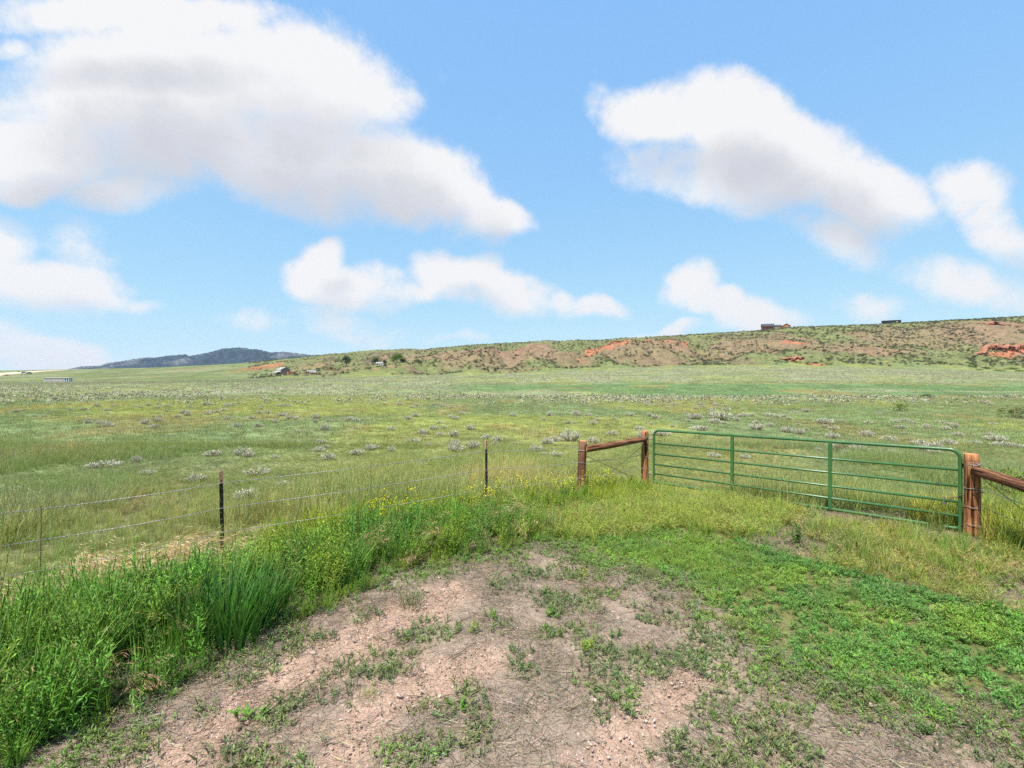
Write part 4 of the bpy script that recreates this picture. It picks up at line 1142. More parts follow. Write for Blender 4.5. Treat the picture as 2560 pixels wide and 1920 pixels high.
random.seed(3)
TUFT_NEAR = proto_collection("field_grass_tuft", [tuft(34, .10, .10, .28, .0055, .40, .9, 4, 2) for _ in range(5)], M['grass'])
TUFT_MID = proto_collection("meadow_tuft", [tuft(26, .24, .05, .15, .014, .6, .8, 3, 1) for _ in range(5)], M['grass'])
TUFT_FAR = proto_collection("far_tuft", [tuft(16, .5, .06, .17, .05, .7, .7, 2) for _ in range(4)], M['grass'])
LUSH = proto_collection("lush_grass_tuft", [tuft(26, .07, .25, .60, .0120, .30, .9, 5, 1) for _ in range(5)], M['grass'])
WEED = proto_collection("leafy_weed", [broad_weed(.42, 4, 22, .065, .014, .45) for _ in range(6)], M['leaf'])
WEED_FINE = proto_collection("feathery_weed", [broad_weed(.36, 5, 30, .045, .007, .55, top=(1.5, 1.2, .7)) for _ in range(4)], M['leaf'])
COVERP = proto_collection("low_leafy_weed", [broad_weed(.11, 4, 9, .055, .016, 1.1) for _ in range(6)], M['leaf'])
SPROUT = proto_collection("sprout", [broad_weed(.05, 3, 6, .030, .009, 1.2) for _ in range(5)], M['leaf'])
CHEATP = proto_collection("cheatgrass", [cheat(16, .18, .36) for _ in range(5)], M['grass'])
TAN = proto_collection("dry_brome", [cheat(12, .45, .75, (1, .9, .8), (1.1, 1, .95), windaz=0.0, bend=1.7) for _ in range(5)], M['grass'])
MUST = proto_collection("mustard", [broad_weed(.55, 4, 10, .05, .008, .35, top=(1.3, 1.1, .7), flowers=9) for _ in range(4)], M['leaf'])
STRAW = []
for _ in range(5):
    mb = MB()
    for i in range(7):
        az = rnd(0, 6.28); L = rnd(.05, .20); p = Vector((rnd(-.12, .12), rnd(-.12, .12), rnd(.002, .014)))
        d = Vector((math.cos(az), math.sin(az), rnd(-.05, .12)))
        k_ = Vector((rnd(-.02, .02), rnd(-.02, .02), 0))
        stemline(mb, [p, p + d * L * .5 + k_, p + d * L], rnd(.0009, .0017), jit((1, 1, 1), .35))
    STRAW.append(mb)
STRAW = proto_collection("straw", STRAW, M['grass'])
def pebble_mb(seed):
    random.seed(seed); mb = MB()
    t = (1 + 5 ** .5) / 2
    v = [Vector(p).normalized() * rnd(.75, 1.15) for p in ((-1, t, 0), (1, t, 0), (-1, -t, 0), (1, -t, 0), (0, -1, t), (0, 1, t), (0, -1, -t), (0, 1, -t), (t, 0, -1), (t, 0, 1), (-t, 0, -1), (-t, 0, 1))]
    v = [Vector((p.x * 1.15, p.y * .85, p.z * .6)) for p in v]
    f = [(0, 11, 5), (0, 5, 1), (0, 1, 7), (0, 7, 10), (0, 10, 11), (1, 5, 9), (5, 11, 4), (11, 10, 2), (10, 7, 6), (7, 1, 8), (3, 9, 4), (3, 4, 2), (3, 2, 6), (3, 6, 8), (3, 8, 9), (4, 9, 5), (2, 4, 11), (6, 2, 10), (8, 6, 7), (9, 8, 1)]
    return mb.add(v, f)
def stone_mat(name, tinted):
    m, t = new_mat(name)
    c = noise(t, opos(t), 2.5, 4.0, .6)
    base_ = attr(t, "tint", 'INSTANCER').outputs['Color'] if tinted else None
    if not tinted:
        oi = nd(t, 'ShaderNodeObjectInfo'); base_ = mixc(t, oi.outputs['Random'], (.34, .22, .165), (.46, .38, .32))
    out_bsdf(t, mulc(t, base_, sstep(t, c.outputs['Fac'], .3, .7, .8, 1.2)), .9, .15, bump=c.outputs['Fac'], bstr=.4, bdist=.1)
    return m
PEB = proto_collection("pebble", [pebble_mb(s) for s in range(50, 56)], stone_mat("pebble_stone", True))

# --- field grass, near to far
def keep(mask, *arr): return [a[mask] for a in arr]
GATEBACK = lambda x, y: (y - GATE_L[1]) * (GATE_R[0] - GATE_L[0]) - (x - GATE_L[0]) * (GATE_R[1] - GATE_L[1]) > 0   # beyond the gate line
FX = [p[0] for p in FENCE] + [GATE_L[0], GATE_R[0], 7.5, 14]; FYv = [p[1] for p in FENCE] + [GATE_L[1], GATE_R[1], 6.5, 6.0]
def beyond_fence(x, y, off=0.0): return y > np.interp(x, FX, FYv) + off
def bare_gate(x, y):     # trodden ground under the right half of the gate
    return np.hypot((x - 6.0) / 1.6, (y - 7.75) / .55)

def clear_gate(x, y, lo=.30, hi=.12):
    """worn strip along the foot of the gate's right two thirds"""
    t = ((x - GATE_L[0]) * (GATE_R[0] - GATE_L[0]) + (y - GATE_L[1]) * (GATE_R[1] - GATE_L[1])) / 26.3
    d = dist_line([GATE_L, GATE_R], x, y) + (fbm(x / .3, y / .3, 209, 2) - .5) * .4
    return (d > .1 + .5 * smooth(.15, .6, t)) | (RNG.random(len(x)) < .12)
x, y = wedge(34000, 4.0, 17, 1.28)
m = beyond_fence(x, y, -.25) & ((fbm(x / 1.4, y / 1.4, 201, 3) > .30) | (RNG.random(len(x)) < .45)) & (bare_gate(x, y) + (fbm(x / .5, y / .5, 202, 2) - .5) * .8 > .9)
x, y = keep(m, x, y)
def GT(x, y, g):
    c = land_colour(x, y + 12) * g; l = c.mean(1, keepdims=True)
    return hsv_jit(c * .86 + l * .14, .16)
sc_ = RNG.uniform(.65, 1.25, len(x)) * (.55 + .9 * smooth(.35, .65, fbm(x / 3, y / 3, 203, 2))) * (1.15 - .45 * smooth(7, 14, y))
scatter("field_grass", TUFT_NEAR, 5, x, y, sc_, lerp(GT(x, y, 1.7), C(.17, .245, .085), .62 * smooth(.3, .62, fbm(x / 2.2, y / 2.2, 206, 3))) , "thick green meadow grass just beyond the fence and gate", "grass")
x, y = wedge(52000, 16, 62, 1.28)
m = (fbm(x / 2.4, y / 2.8, 205, 3) > .36) | (RNG.random(len(x)) < .4)
x, y = keep(m, x, y)
scatter("meadow_grass", TUFT_MID, 5, x, y, RNG.uniform(.6, 1.2, len(x)), GT(x, y - 12, 1.6), "green grass of the open field in the middle distance", "grass")
x, y = wedge(42000, 60, 250, 1.28)
m = (fbm(x / 6, y / 8, 207, 3) > .42)
x, y = keep(m, x, y)
scatter("far_grass", TUFT_FAR, 4, x, y, RNG.uniform(.7, 1.5, len(x)), GT(x, y - 12, 1.45), "pale green grass of the far field below the ridge", "grass")

# --- the lush verge between fence and track
x, y = sample_box(9000, -7.4, 2.2, 2.4, 9.6)
sv = sdist(VERGE, x, y) - .16 - .22 * np.clip((-x - 1.5) / 2, 0, 1) + (fbm(x / .4, y / .4, 211, 3) - .5) * .5
m = (sv < 0.02); x, y, sv = keep(m, x, y, sv)
edge = np.clip(-sv / .32, .42, 1)                       # lower towards its borders
pick = fbm(x / .8, y / .8, 213, 3)
LG = C(.125, .262, .040); YGW = C(.205, .305, .040); DG = C(.065, .165, .03)
near_l = smooth(-.6, -3.0, x) if False else np.clip((-x - .3) / 3, 0, 1)
def wtint(n, x, y, a, b, s):
    t = fbm(x / .9, y / .9, s, 3); t2 = fbm(x / .5, y / .5, s + 1, 2); c = lerp(np.tile(a, (n, 1)), b, smooth(.4, .62, t)); c = lerp(c, a * C(.80, .84, 1.05), smooth(.52, .68, t2) * .7); return hsv_jit(c, .17)
CLUMPS = [gp(575, 1575), gp(420, 1640), gp(90, 1760), gp(700, 1500)]
dcl = np.min([np.hypot(x - a, (y - b) + .12) for a, b in CLUMPS], axis=0)
fl = dist_line(FENCE, x, y)
edge = edge * np.where(x < -2.5, .55 + .45 * smooth(.25, 1.0, fl), 1)
k1 = (RNG.random(len(x)) < .75) & (dcl > .38)
scatter("leafy_weeds", WEED, 6, x[k1], y[k1], edge[k1] * RNG.uniform(.8, 1.45, k1.sum()) * (.9 + .35 * near_l[k1]), wtint(k1.sum(), x[k1], y[k1], LG, YGW * .95, 215),
    "dense bright green leafy weeds along the left side of the track", "weeds")
k2 = ((pick < .46) | (RNG.random(len(x)) < .2)) & (RNG.random(len(x)) < .42 + .3 * near_l) & (dcl > .3)
scatter("lush_grass", LUSH, 5, x[k2], y[k2], edge[k2] * RNG.uniform(.6, 1.2, k2.sum()) * (.8 + .35 * near_l[k2]), wtint(k2.sum(), x[k2], y[k2], C(.115, .235, .045), C(.17, .27, .05), 217),
    "tall lush green grass mixed with the weeds left of the track", "grass")
x2, y2 = sample_box(2600, -3.6, 3.0, 5.2, 10.4)
dl = dist_line(FENCE, x2, y2); m = (dl < .75) & (sdist(TRACK, x2, y2) > .3); x2, y2 = keep(m, x2, y2)
scatter("feathery_weeds", WEED_FINE, 4, x2, y2, RNG.uniform(.7, 1.3, len(x2)), wtint(len(x2), x2, y2, C(.26, .36, .03), C(.17, .29, .035), 219),
    "yellow-green feathery weeds along the foot of the wire fence", "weeds")
x2, y2 = sample_box(500, -2.2, 2.2, 6.4, 10.2)
dl = dist_line(FENCE, x2, y2) + (fbm(x2 / .6, y2 / .6, 221, 2) - .5) * .9; m = (dl < .42) & (RNG.random(len(x2)) < .5); x2, y2 = keep(m, x2, y2)
scatter("yellow_mustard", MUST, 4, x2, y2, RNG.uniform(.75, 1.15, len(x2)), hsv_jit(np.tile(C(.17, .27, .035), (len(x2), 1)), .1),
    "thin yellow flowering mustard standing along the fence", "wildflowers")
x2, y2 = sample_box(1700, -6.8, -2.4, 3.2, 7.2)
dl = dist_line(FENCE, x2, y2) + (fbm(x2 / .7, y2 / .7, 223, 3) - .5) * 2.0; m = (dl < .02) & (x2 < -3.3 - .5 * RNG.random(len(x2))) & (RNG.random(len(x2)) < .3); x2, y2 = keep(m, x2, y2)
scatter("dry_brome", TAN, 5, x2, y2, RNG.uniform(.85, 1.2, len(x2)), hsv_jit(np.tile(C(.50, .39, .25), (len(x2), 1)), .12),
    "tan nodding dry grass heads blown to the right along the left fence", "grass", rotz=RNG.normal(0, .5, len(x2)))
k3 = RNG.random(len(x)) < .05
scatter("dead_stems", TAN, 5, x[k3], y[k3], edge[k3] * RNG.uniform(.6, 1.1, k3.sum()), hsv_jit(np.tile(C(.36, .30, .17), (k3.sum(), 1)), .15), "pale dead grass stems poking out of the green weeds left of the track", "grass")
# some green grass on the field side under the tan heads is already there; a fringe spills over the edge of the track
x2, y2 = sample_box(5200, -4.6, 3.2, 2.4, 7.6)
sd2 = sdist(TRACK, x2, y2); m = (np.abs(sd2 - .02) < .26 + .35 * (fbm(x2 / .5, y2 / .5, 225, 2) - .5)) & (RNG.random(len(x2)) < .5); x2, y2 = keep(m, x2, y2)
scatter("track_edge_weeds", COVERP, 6, x2, y2, RNG.uniform(.5, 1.2, len(x2)), wtint(len(x2), x2, y2, C(.155, .25, .055), C(.19, .26, .06), 227),
    "low ragged weeds creeping over the edges of the dirt track", "weeds")

# --- low green cover right of the track
x, y = sample_box(19000, 0.2, 9.0, 2.6, 8.2)
sc2 = sdist(COVER, x, y) + (fbm(x / .5, y / .5, 231, 3) - .5) * .55
m = (sc2 < 0) & ((fbm(x / .45, y / .45, 233, 3) > .38) | (RNG.random(len(x)) < .35)); x, y, sc2 = keep(m, x, y, sc2)
scatter("ground_cover", COVERP, 6, x, y, RNG.uniform(.6, 1.15, len(x)) * (.8 + .5 * np.clip((x - 3) / 3, 0, 1)), wtint(len(x), x, y, C(.13, .265, .062), C(.185, .30, .055), 235),
    "low bright green leafy ground cover right of the track", "weeds")
x, y = sample_box(2800, 1.2, 8.5, 4.2, 8.6)
m = (sdist(COVER, x, y) < .15) & (fbm(x / .7, y / .7, 237, 3) > .5); x, y = keep(m, x, y)
scatter("cover_grass", TUFT_NEAR, 5, x, y, RNG.uniform(.35, .7, len(x)), hsv_jit(np.tile(C(.14, .22, .05), (len(x), 1)), .14), "short grass growing among the ground cover", "grass")
# --- cheatgrass in front of the gate
x, y = sample_box(4600, -.6, 7.0, 6.0, 10.8)
m = (sdist(CHEAT, x, y) + (fbm(x / .5, y / .5, 241, 3) - .5) * .6 < 0) & clear_gate(x, y); x, y = keep(m, x, y)
scatter("cheatgrass", CHEATP, 5, x, y, RNG.uniform(.5, .95, len(x)), wtint(len(x), x, y, C(.27, .32, .085), C(.23, .29, .06), 243), "yellowing cheatgrass with nodding heads in front of the gate", "grass")
x, y = sample_box(2600, -.6, 7.0, 6.0, 10.8)
m = (sdist(CHEAT, x, y) + (fbm(x / .5, y / .5, 245, 3) - .5) * .8 < .1) & clear_gate(x, y); x, y = keep(m, x, y)
scatter("gate_grass", LUSH, 5, x, y, RNG.uniform(.3, .6, len(x)), hsv_jit(np.tile(C(.20, .29, .055), (len(x), 1)), .14), "short green grass between the track and the gate", "grass")
# --- right verge
x, y = sample_box(7500, 3.0, 13.0, 4.2, 8.4)
br_ = fbm(x / .7, y / .7, 251, 3)
m = (sdist(RVERGE, x, y) < .15) & (br_ > .45) & (bare_gate(x, y) > .95) & clear_gate(x, y); x, y, br_ = keep(m, x, y, br_)
q = RNG.random(len(x)) < .5
scatter("right_verge_grass", LUSH, 5, x[q], y[q], RNG.uniform(.25, .6, q.sum()), wtint(q.sum(), x[q], y[q], C(.20, .27, .055), C(.14, .24, .05), 253), "patchy green grass between the gate and the lower right", "grass")
scatter("right_verge_cheatgrass", CHEATP, 5, x[~q], y[~q], RNG.uniform(.35, .8, (~q).sum()), wtint((~q).sum(), x[~q], y[~q], C(.33, .31, .12), C(.24, .28, .07), 255), "yellowish cheatgrass around the foot of the thick right post", "grass")
x, y = sample_box(2400, 6.7, 12.0, 5.4, 9.0)
m = (dist_line([(7.2, 7.0), (8.6, 6.6), (12, 6.2)], x, y) < .9) & (np.hypot(x - rpost[0], y - rpost[1]) > .28); x, y = keep(m, x, y)
scatter("right_fence_grass", LUSH, 5, x, y, RNG.uniform(.6, 1.05, len(x)), wtint(len(x), x, y, C(.27, .31, .05), C(.18, .26, .05), 257), "tall yellow-green grass behind the right wire fence", "grass")

# --- on the track: sprouts, straw, gravel
x, y = sample_box(16000, -4.2, 7.0, 2.1, 7.4)
sd = sdist(TRACK, x, y); rut = np.min([dist_line(r, x, y) for r in RUTS], axis=0)
cl = fbm(x / .35, y / .35, 261, 3) + .25 * fbm(x / 1.2, y / 1.2, 263, 2)
m = (sd < .05) & (cl > .645 - .12 * smooth(-.9, 0, sd)) & (rut > .18); xs_, ys2 = keep(m, x, y)
scatter("track_sprouts", SPROUT, 5, xs_, ys2, RNG.uniform(.6, 1.8, len(xs_)), wtint(len(xs_), xs_, ys2, C(.17, .22, .085), C(.15, .24, .06), 265), "tiny green sprouts scattered over the dirt track", "weeds", zoff=.02)
x, y = sample_box(17000, -4.2, 7.2, 2.1, 7.4)
sd = sdist(TRACK, x, y); rut = np.min([dist_line(r, x, y) for r in RUTS], axis=0)
m = (sd < .3) & (RNG.random(len(x)) < .25 + .75 * smooth(.12, .5, rut)) & (fbm(x / .6, y / .6, 267, 3) > .34); x, y = keep(m, x, y)
scatter("straw_litter", STRAW, 5, x, y, RNG.uniform(.6, 1.3, len(x)), hsv_jit(lerp(np.tile(C(.25, .195, .14), (len(x), 1)), C(.40, .32, .235), RNG.random(len(x)) ** 2), .12), "dead straw and stalk litter strewn over the dirt track", "straw", zoff=.024, lean=.05)
x, y = sample_box(80000, -4.2, 7.2, 2.1, 7.2)
sd = sdist(TRACK, x, y); rut = np.min([dist_line(r, x, y) for r in RUTS], axis=0)
m = (sd < .15) & (RNG.random(len(x)) < .10 + .65 * (1 - smooth(.1, .5, rut))); x, y = keep(m, x, y)
scatter("gravel", PEB, 6, x, y, .003 + .010 * RNG.random(len(x)) ** 3, hsv_jit(lerp(np.tile(C(.40, .265, .205), (len(x), 1)), C(.52, .43, .37), RNG.random(len(x)) ** 2), .12), "fine pinkish gravel scattered on the dirt track", "gravel", zoff=.018, lean=.4)
x, y = sample_box(5200, 2.4, 8.5, 4.6, 8.6)
m = (np.minimum(sdist(RVERGE, x, y), bare_gate(x, y) - 1.1) < .1); x, y = keep(m, x, y)
scatter("gate_straw", STRAW, 5, x, y, RNG.uniform(.6, 1.3, len(x)), hsv_jit(lerp(np.tile(C(.28, .215, .155), (len(x), 1)), C(.42, .33, .24), RNG.random(len(x)) ** 2), .12), "dead straw lying on the trodden ground before the gate", "straw", zoff=.006, lean=.05)
q = RNG.random(len(x)) < .35
scatter("gate_sprouts", SPROUT, 5, x[q] + .05, y[q], RNG.uniform(.7, 2.0, q.sum()), wtint(q.sum(), x[q], y[q], C(.17, .22, .085), C(.17, .25, .06), 269), "small green sprouts on the trodden ground before the gate", "weeds")
# larger stones, each a piece of the track
sm_ = stone_mat("loose_stone", False)
stone_me = [pebble_mb(80 + i).mesh("stone", sm_) for i in range(8)]
placed = 0
for i in range(900):
    if placed >= 230: break
    X_, Y_ = RNG.uniform(-3.6, 3.2), RNG.uniform(2.3, 6.2)
    xa, ya = np.array([X_]), np.array([Y_])
    if sdist(TRACK, xa, ya)[0] > -.05: continue
    r_ = min(dist_line(r, xa, ya)[0] for r in RUTS)
    lft = dist_line([gp(700, 1600), gp(850, 1530), gp(960, 1480), gp(1130, 1430)], xa, ya)[0]
    if RNG.random() > .10 + .6 * math.exp(-(r_ / .3) ** 2) + .8 * math.exp(-(lft / .22) ** 2): continue
    o = bpy.data.objects.new("stone", stone_me[placed % 8]); col.objects.link(o); o.parent = track
    s = .008 + .02 * RNG.random() ** 2.2
    o.location = (X_, Y_, hz(X_, Y_) + .02); o.scale = (s * RNG.uniform(.8, 1.3), s, s * RNG.uniform(.7, 1.1)); o.rotation_euler = (RNG.normal(0, .3), RNG.normal(0, .3), RNG.uniform(0, 6.28))
    placed += 1

# ------------------------------------------------------------------ sagebrush: the ones that can be told apart
SAGE = [sage_mesh(64, 300 + i, flat).mesh("sagebrush", M['sage']) for i, flat in enumerate((.8, .65, .95, .7, .6))]
def sage_at(x, y, w, h, lab, grp_="sagebrush clumps in the open field", mi=None):
    o = bpy.data.objects.new("sagebrush", SAGE[random.randrange(5) if mi is None else mi]); col.objects.link(o)
    o.location = (x, y, hz(x, y) - .02); o.scale = (w * .55, w * .55 * rnd(.8, 1.1), h * 1.0); o.rotation_euler = (0, 0, rnd(0, 6.28))
    prop(o, lab, "sagebrush", grp_)
random.seed(41)
KNOWN = [  # photograph column, row of its foot, width and height in photograph pixels, label
    (1426, 1104, 48, 34, "largest silvery sagebrush, just left of the log brace in the field"),
    (1482, 1108, 30, 20, "tan-grey sagebrush directly behind the left log post"),
    (1390, 1143, 32, 18, "pale round sagebrush left of the log brace, below the large one"),
    (1052, 1172, 42, 20, "wide silver sagebrush between the wire stay and the tan-tipped post"),
    (1320, 1184, 28, 18, "small whitish sagebrush right of the tan-tipped steel post"),
    (1139, 1111, 22, 14, "grey sagebrush up and left of the tan-tipped steel post"),
    (1239, 1116, 18, 15, "brownish sagebrush just right of the tan-tipped post's top"),
    (1196, 1139, 18, 12, "pale little sagebrush touching the tan-tipped post's left side"),
    (1366, 1111, 30, 9, "flat pale sagebrush left of the largest sagebrush"),
    (122, 1138, 42, 17, "brown-grey sagebrush mound near the left edge of the field"),
    (220, 1146, 30, 17, "rounded grey sagebrush right of the brown-grey mound at left"),
    (277, 1136, 30, 13, "low grey sagebrush above the long silver one at left"),
    (340, 1158, 28, 20, "upright pale sagebrush with brown base at left centre of the field"),
    (262, 1170, 66, 20, "long low silver sagebrush, widest in the left field"),
    (367, 1193, 32, 17, "silver sagebrush below the upright pale one at left"),
    (432, 1129, 26, 13, "small grey sagebrush above the black post, toward the left"),
    (533, 1144, 40, 16, "broad pale sagebrush above the pink-tipped steel post"),
    (622, 1147, 26, 20, "pale tan sagebrush right of the broad one above the pink-tipped post"),
    (822, 1153, 34, 19, "grey sagebrush with bare soil at its left side in mid field"),
    (797, 1132, 30, 13, "low grey sagebrush above the one with bare soil"),
    (688, 1152, 22, 12, "tiny silver sagebrush between the pink-tipped post and the bare soil"),
    (490, 1208, 42, 22, "loose grey sagebrush just left of the pink-tipped post's top"),
    (708, 1226, 32, 18, "silver sagebrush crossed by the second wire right of the pink-tipped post"),
    (617, 1270, 56, 26, "ragged pale sagebrush right beside the pink-tipped post at the second wire"),
    (642, 1190, 56, 20, "sparse grey sagebrush up and right of the pink-tipped post"),
    (1650, 1088, 50, 17, "loose silver sagebrush seen through the top left corner of the gate"),
    (1786, 1146, 26, 14, "pale sagebrush seen through the left panel of the gate"),
    (1862, 1150, 24, 15, "pale sagebrush seen just right of the gate's first upright"),
    (1600, 1074, 26, 11, "grey sagebrush above the brace's right post"),
    (1530, 1090, 28, 13, "silver sagebrush above the brace rail"),
    (1750, 1075, 46, 14, "wide grey sagebrush above the left part of the gate"),
    (1800, 1050, 60, 20, "cluster of grey-brown sagebrush above the gate's first upright"),
    (1730, 1048, 36, 14, "grey sagebrush left of the cluster above the gate"),
    (2060, 1060, 44, 16, "pale sagebrush above the middle of the gate"),
    (1640, 1046, 24, 12, "small brown sagebrush above the gate's top left corner"),
]
for (px, py, w, h, lab) in KNOWN:
    x, y = gp(px, py, -.25); s = y / F
    sage_at(x, y, max(w * s, .2) * 1.1, max(h * s * 1.3, .2), lab)
# the rest of those near enough to count
n = 0; tries = 0
while n < 262 and tries < 6000:
    tries += 1
    py = 1012 + 135 * random.random() ** 2.2; px = rnd(-40, 2600); x, y = gp(px, py, -.3)
    dn = float(fbm(np.array([x / 7.0]), np.array([y / 9.0]), 271, 3)[0])
    if random.random() > smooth(.40, .64, dn) * (.9 if px < 2000 else .6) + .04: continue
    if y < 13: continue
    w = rnd(.26, .62) * (1.25 if random.random() < .15 else 1)
    sage_at(x, y, w, w * rnd(.5, .75), "small grey-green sagebrush clump among many " + ("in the field left of the pink-tipped post" if px < 557 else "in the field between the two steel posts" if px < 1218 else "in the field behind the log brace" if px < 1620 else "in the field behind the left half of the gate" if px < 2050 else "in the field behind the right half of the gate"), "many small sagebrush clumps of the middle field")
    n += 1
# far sagebrush: a speckle that nobody could count
FARS = proto_collection("far_sagebrush", [shrub_mesh(26, 330 + i, (1, 1, 1), .5, .3, .8, 3) for i in range(4)], M['sage_t'])
x, y = wedge(46000, 38, 300, 1.26); xl, yl = wedge(9000, 290, 560, 1.2); ml = xl < -.45 * yl; x = np.concatenate([x, xl[ml]]); y = np.concatenate([y, yl[ml]])
px = CX + F * x / y
dn = fbm(x / 9.0, y / 26.0, 53, 4)
draw = smooth(62, 76, y) * (1 - smooth(120, 150, y)) * smooth(950, 1250, px)
m = (RNG.random(len(x)) < smooth(.36, .60, dn) * .75 * (1 - .93 * draw) + .03); x, y = keep(m, x, y)
xc, yc = wedge(6500, 36, 76, 1.26); mc = (RNG.random(len(xc)) < smooth(36, 46, yc) * (1 - smooth(56, 72, yc)) * smooth(.40, .62, fbm(xc / 9.0, yc / 7.0, 275, 4)) * (.35 + .65 * smooth(900, 1500, CX + F * xc / yc))); x = np.concatenate([x, xc[mc]]); y = np.concatenate([y, yc[mc]])
scatter("distant_sagebrush", FARS, 4, x, y, np.stack([RNG.uniform(.20, .50, len(x))] * 3, -1) * np.array([1, 1, .8]), hsv_jit(lerp(np.tile(C(.31, .315, .22), (len(x), 1)), C(.23, .245, .145), RNG.random(len(x))), .12),
    "pale grey-green sagebrush speckling the far flats", "sagebrush")

# ------------------------------------------------------------------ scrub on the ridge
SHR = [shrub_mesh(110, 350 + i, (.060, .066, .030), .34, .24, .72, 4).mesh("hill_shrub", M['plain_leaf']) for i in range(4)]
SHR_P = proto_collection("ridge_scrub", [shrub_mesh(46, 360 + i, (1, 1, 1), .46, .34, .72, 3) for i in range(4)], M['sage_t'])
def hill_points(n):
    px = RNG.uniform(620, 2700, n); t = RNG.random(n)
    rY_ = np.interp(px, *RIDGE_Y); Y = 318 + (rY_ * 1.01 - 318) * t
    return (px - CX) / F * Y, Y, px
x, y, px = hill_points(20000)
rY_ = np.interp(px, *RIDGE_Y)
dn = fbm(x / 26.0, y / 36.0, 281, 4) + .22 * smooth(.8, 1, y / rY_)
bare = np.zeros(len(x))
for (rp, rYd, ax, ay, st, tone) in REDS:
    cx, cy = at(rp, rYd); bare = np.maximum(bare, st * (1 - smooth(.3, .9, ((x - cx) / ax) ** 2 + ((y - cy) / ay) ** 2)))
m = (RNG.random(len(x)) < smooth(.30, .62, dn) * (1 - bare * .75) * smooth(318, 345, y)); x, y = keep(m, x, y)
g = RNG.random(len(x))
scatter("ridge_scrub", SHR_P, 4, x, y, RNG.uniform(.6, 1.5, len(x)), hsv_jit(lerp(np.tile(C(.066, .074, .036), (len(x), 1)), C(.125, .132, .062), g), .15), "dark scrub speckling the whole reddish ridge", "scrub")
random.seed(43); n = 0; tries = 0
while n < 300 and tries < 9000:
    tries += 1
    px_ = rnd(1040, 2640); Y_ = 340 + rnd(0, 1) ** 1.5 * 190; X_ = (px_ - CX) / F * Y_
    if Y_ > np.interp(px_, *RIDGE_Y) * .97: continue
    near_k = min(((X_ - at(kp, kY)[0]) / (rx * 1.2)) ** 2 + ((Y_ - at(kp, kY)[1]) / (ry * 1.2)) ** 2 for (kp, kY, rx, ry, rise) in KNOLLS)
    if random.random() > (.85 if near_k < 1 else .22): continue
    o = bpy.data.objects.new("hill_shrub", SHR[n % 4]); col.objects.link(o)
    s = rnd(1.0, 1.8); o.location = (X_, Y_, hz(X_, Y_) - .1); o.scale = (s, s * rnd(.8, 1.2), s * rnd(.7, 1.05)); o.rotation_euler = (0, 0, rnd(0, 6.28))
    prop(o, "dark round shrub among many on " + ("the pinkish knoll left of the red outcrop" if px_ < 1470 else "the knoll with the bright red outcrop" if px_ < 1740 else "the broken slope below the lodge" if px_ < 2080 else "the slope below the long black shed" if px_ < 2330 else "the slope around the red ledge at far right"), "shrub", "dark shrubs on the ridge slopes"); n += 1
# red sandstone ledges
def ledge(px0, px1, Y0, h, lab, seed, lift=0.0):
    xs_ = np.linspace(px0, px1, 60); v = []; f = []
    b0 = at((px0 + px1) / 2, Y0); bz = hz(*b0); prof = [(.5, -1.5), (-.6, -.6), (-.9, .25), (-1.5, .32), (-1.7, .8), (-1.1, 1.0), (1.5, 1.05), (4.0, .6)]
    for i, p in enumerate(xs_):
        t = i / 59; en = min(1, t * 5, (1 - t) * 5) ** .6
        Yd = Y0 + (fbm(np.array([p / 9.0]), np.array([seed * 1.0]), seed, 3)[0] - .5) * 14; x, y = at(p, Yd); z = hz(x, y) + lift
        for k_, (dy_, hh) in enumerate(prof):
            j = (vnoise(np.array([p / 3.0 + k_ * 7]), np.array([k_ * 3.1]), seed)[0] - .5)
            v.append((x - b0[0] + j * .8, y - b0[1] + dy_ * (1.2 + j), z - bz + h * en * hh * (1 + .3 * j) + (-1 if k_ == 0 else 0)))
    n_ = len(prof)
    for i in range(59):
        for k_ in range(n_ - 1): f.append((i * n_ + k_, (i + 1) * n_ + k_, (i + 1) * n_ + k_ + 1, i * n_ + k_ + 1))
    o = MB().add(v, f).build("rock_ledge", M['redrock'], None, (b0[0], b0[1], bz)); prop(o, lab, "rock ledge", "red sandstone ledges on the ridge")
def redrock():
    m, t = new_mat("red_sandstone")
    p = opos(t); mp = nd(t, 'ShaderNodeMapping'); mp.inputs['Scale'].default_value = (.25, .25, 1.6); t.links.new(p, mp.inputs[0])
    n1 = noise(t, mp.outputs[0], 1.0, 5.0, .65)
    out_bsdf(t, mixc(t, sstep(t, n1.outputs['Fac'], .35, .65), (.22, .09, .055), (.34, .165, .105)), .95, .05, bump=n1.outputs['Fac'], bstr=.8, bdist=.5)
    return m
M['redrock'] = redrock()
ledge(2425, 2640, 405, 4.2, "long overhanging red sandstone ledge at the right end of the ridge", 501)
ledge(2476, 2502, 470, 3.6, "small red rock point above the long ledge at far right", 502)
ledge(1512, 1580, 490, 1.6, "bright red broken rock crest on the central knoll", 503, .3)
ledge(1955, 2010, 352, 1.6, "low red cut bank at the foot of the slope below the lodge", 504)
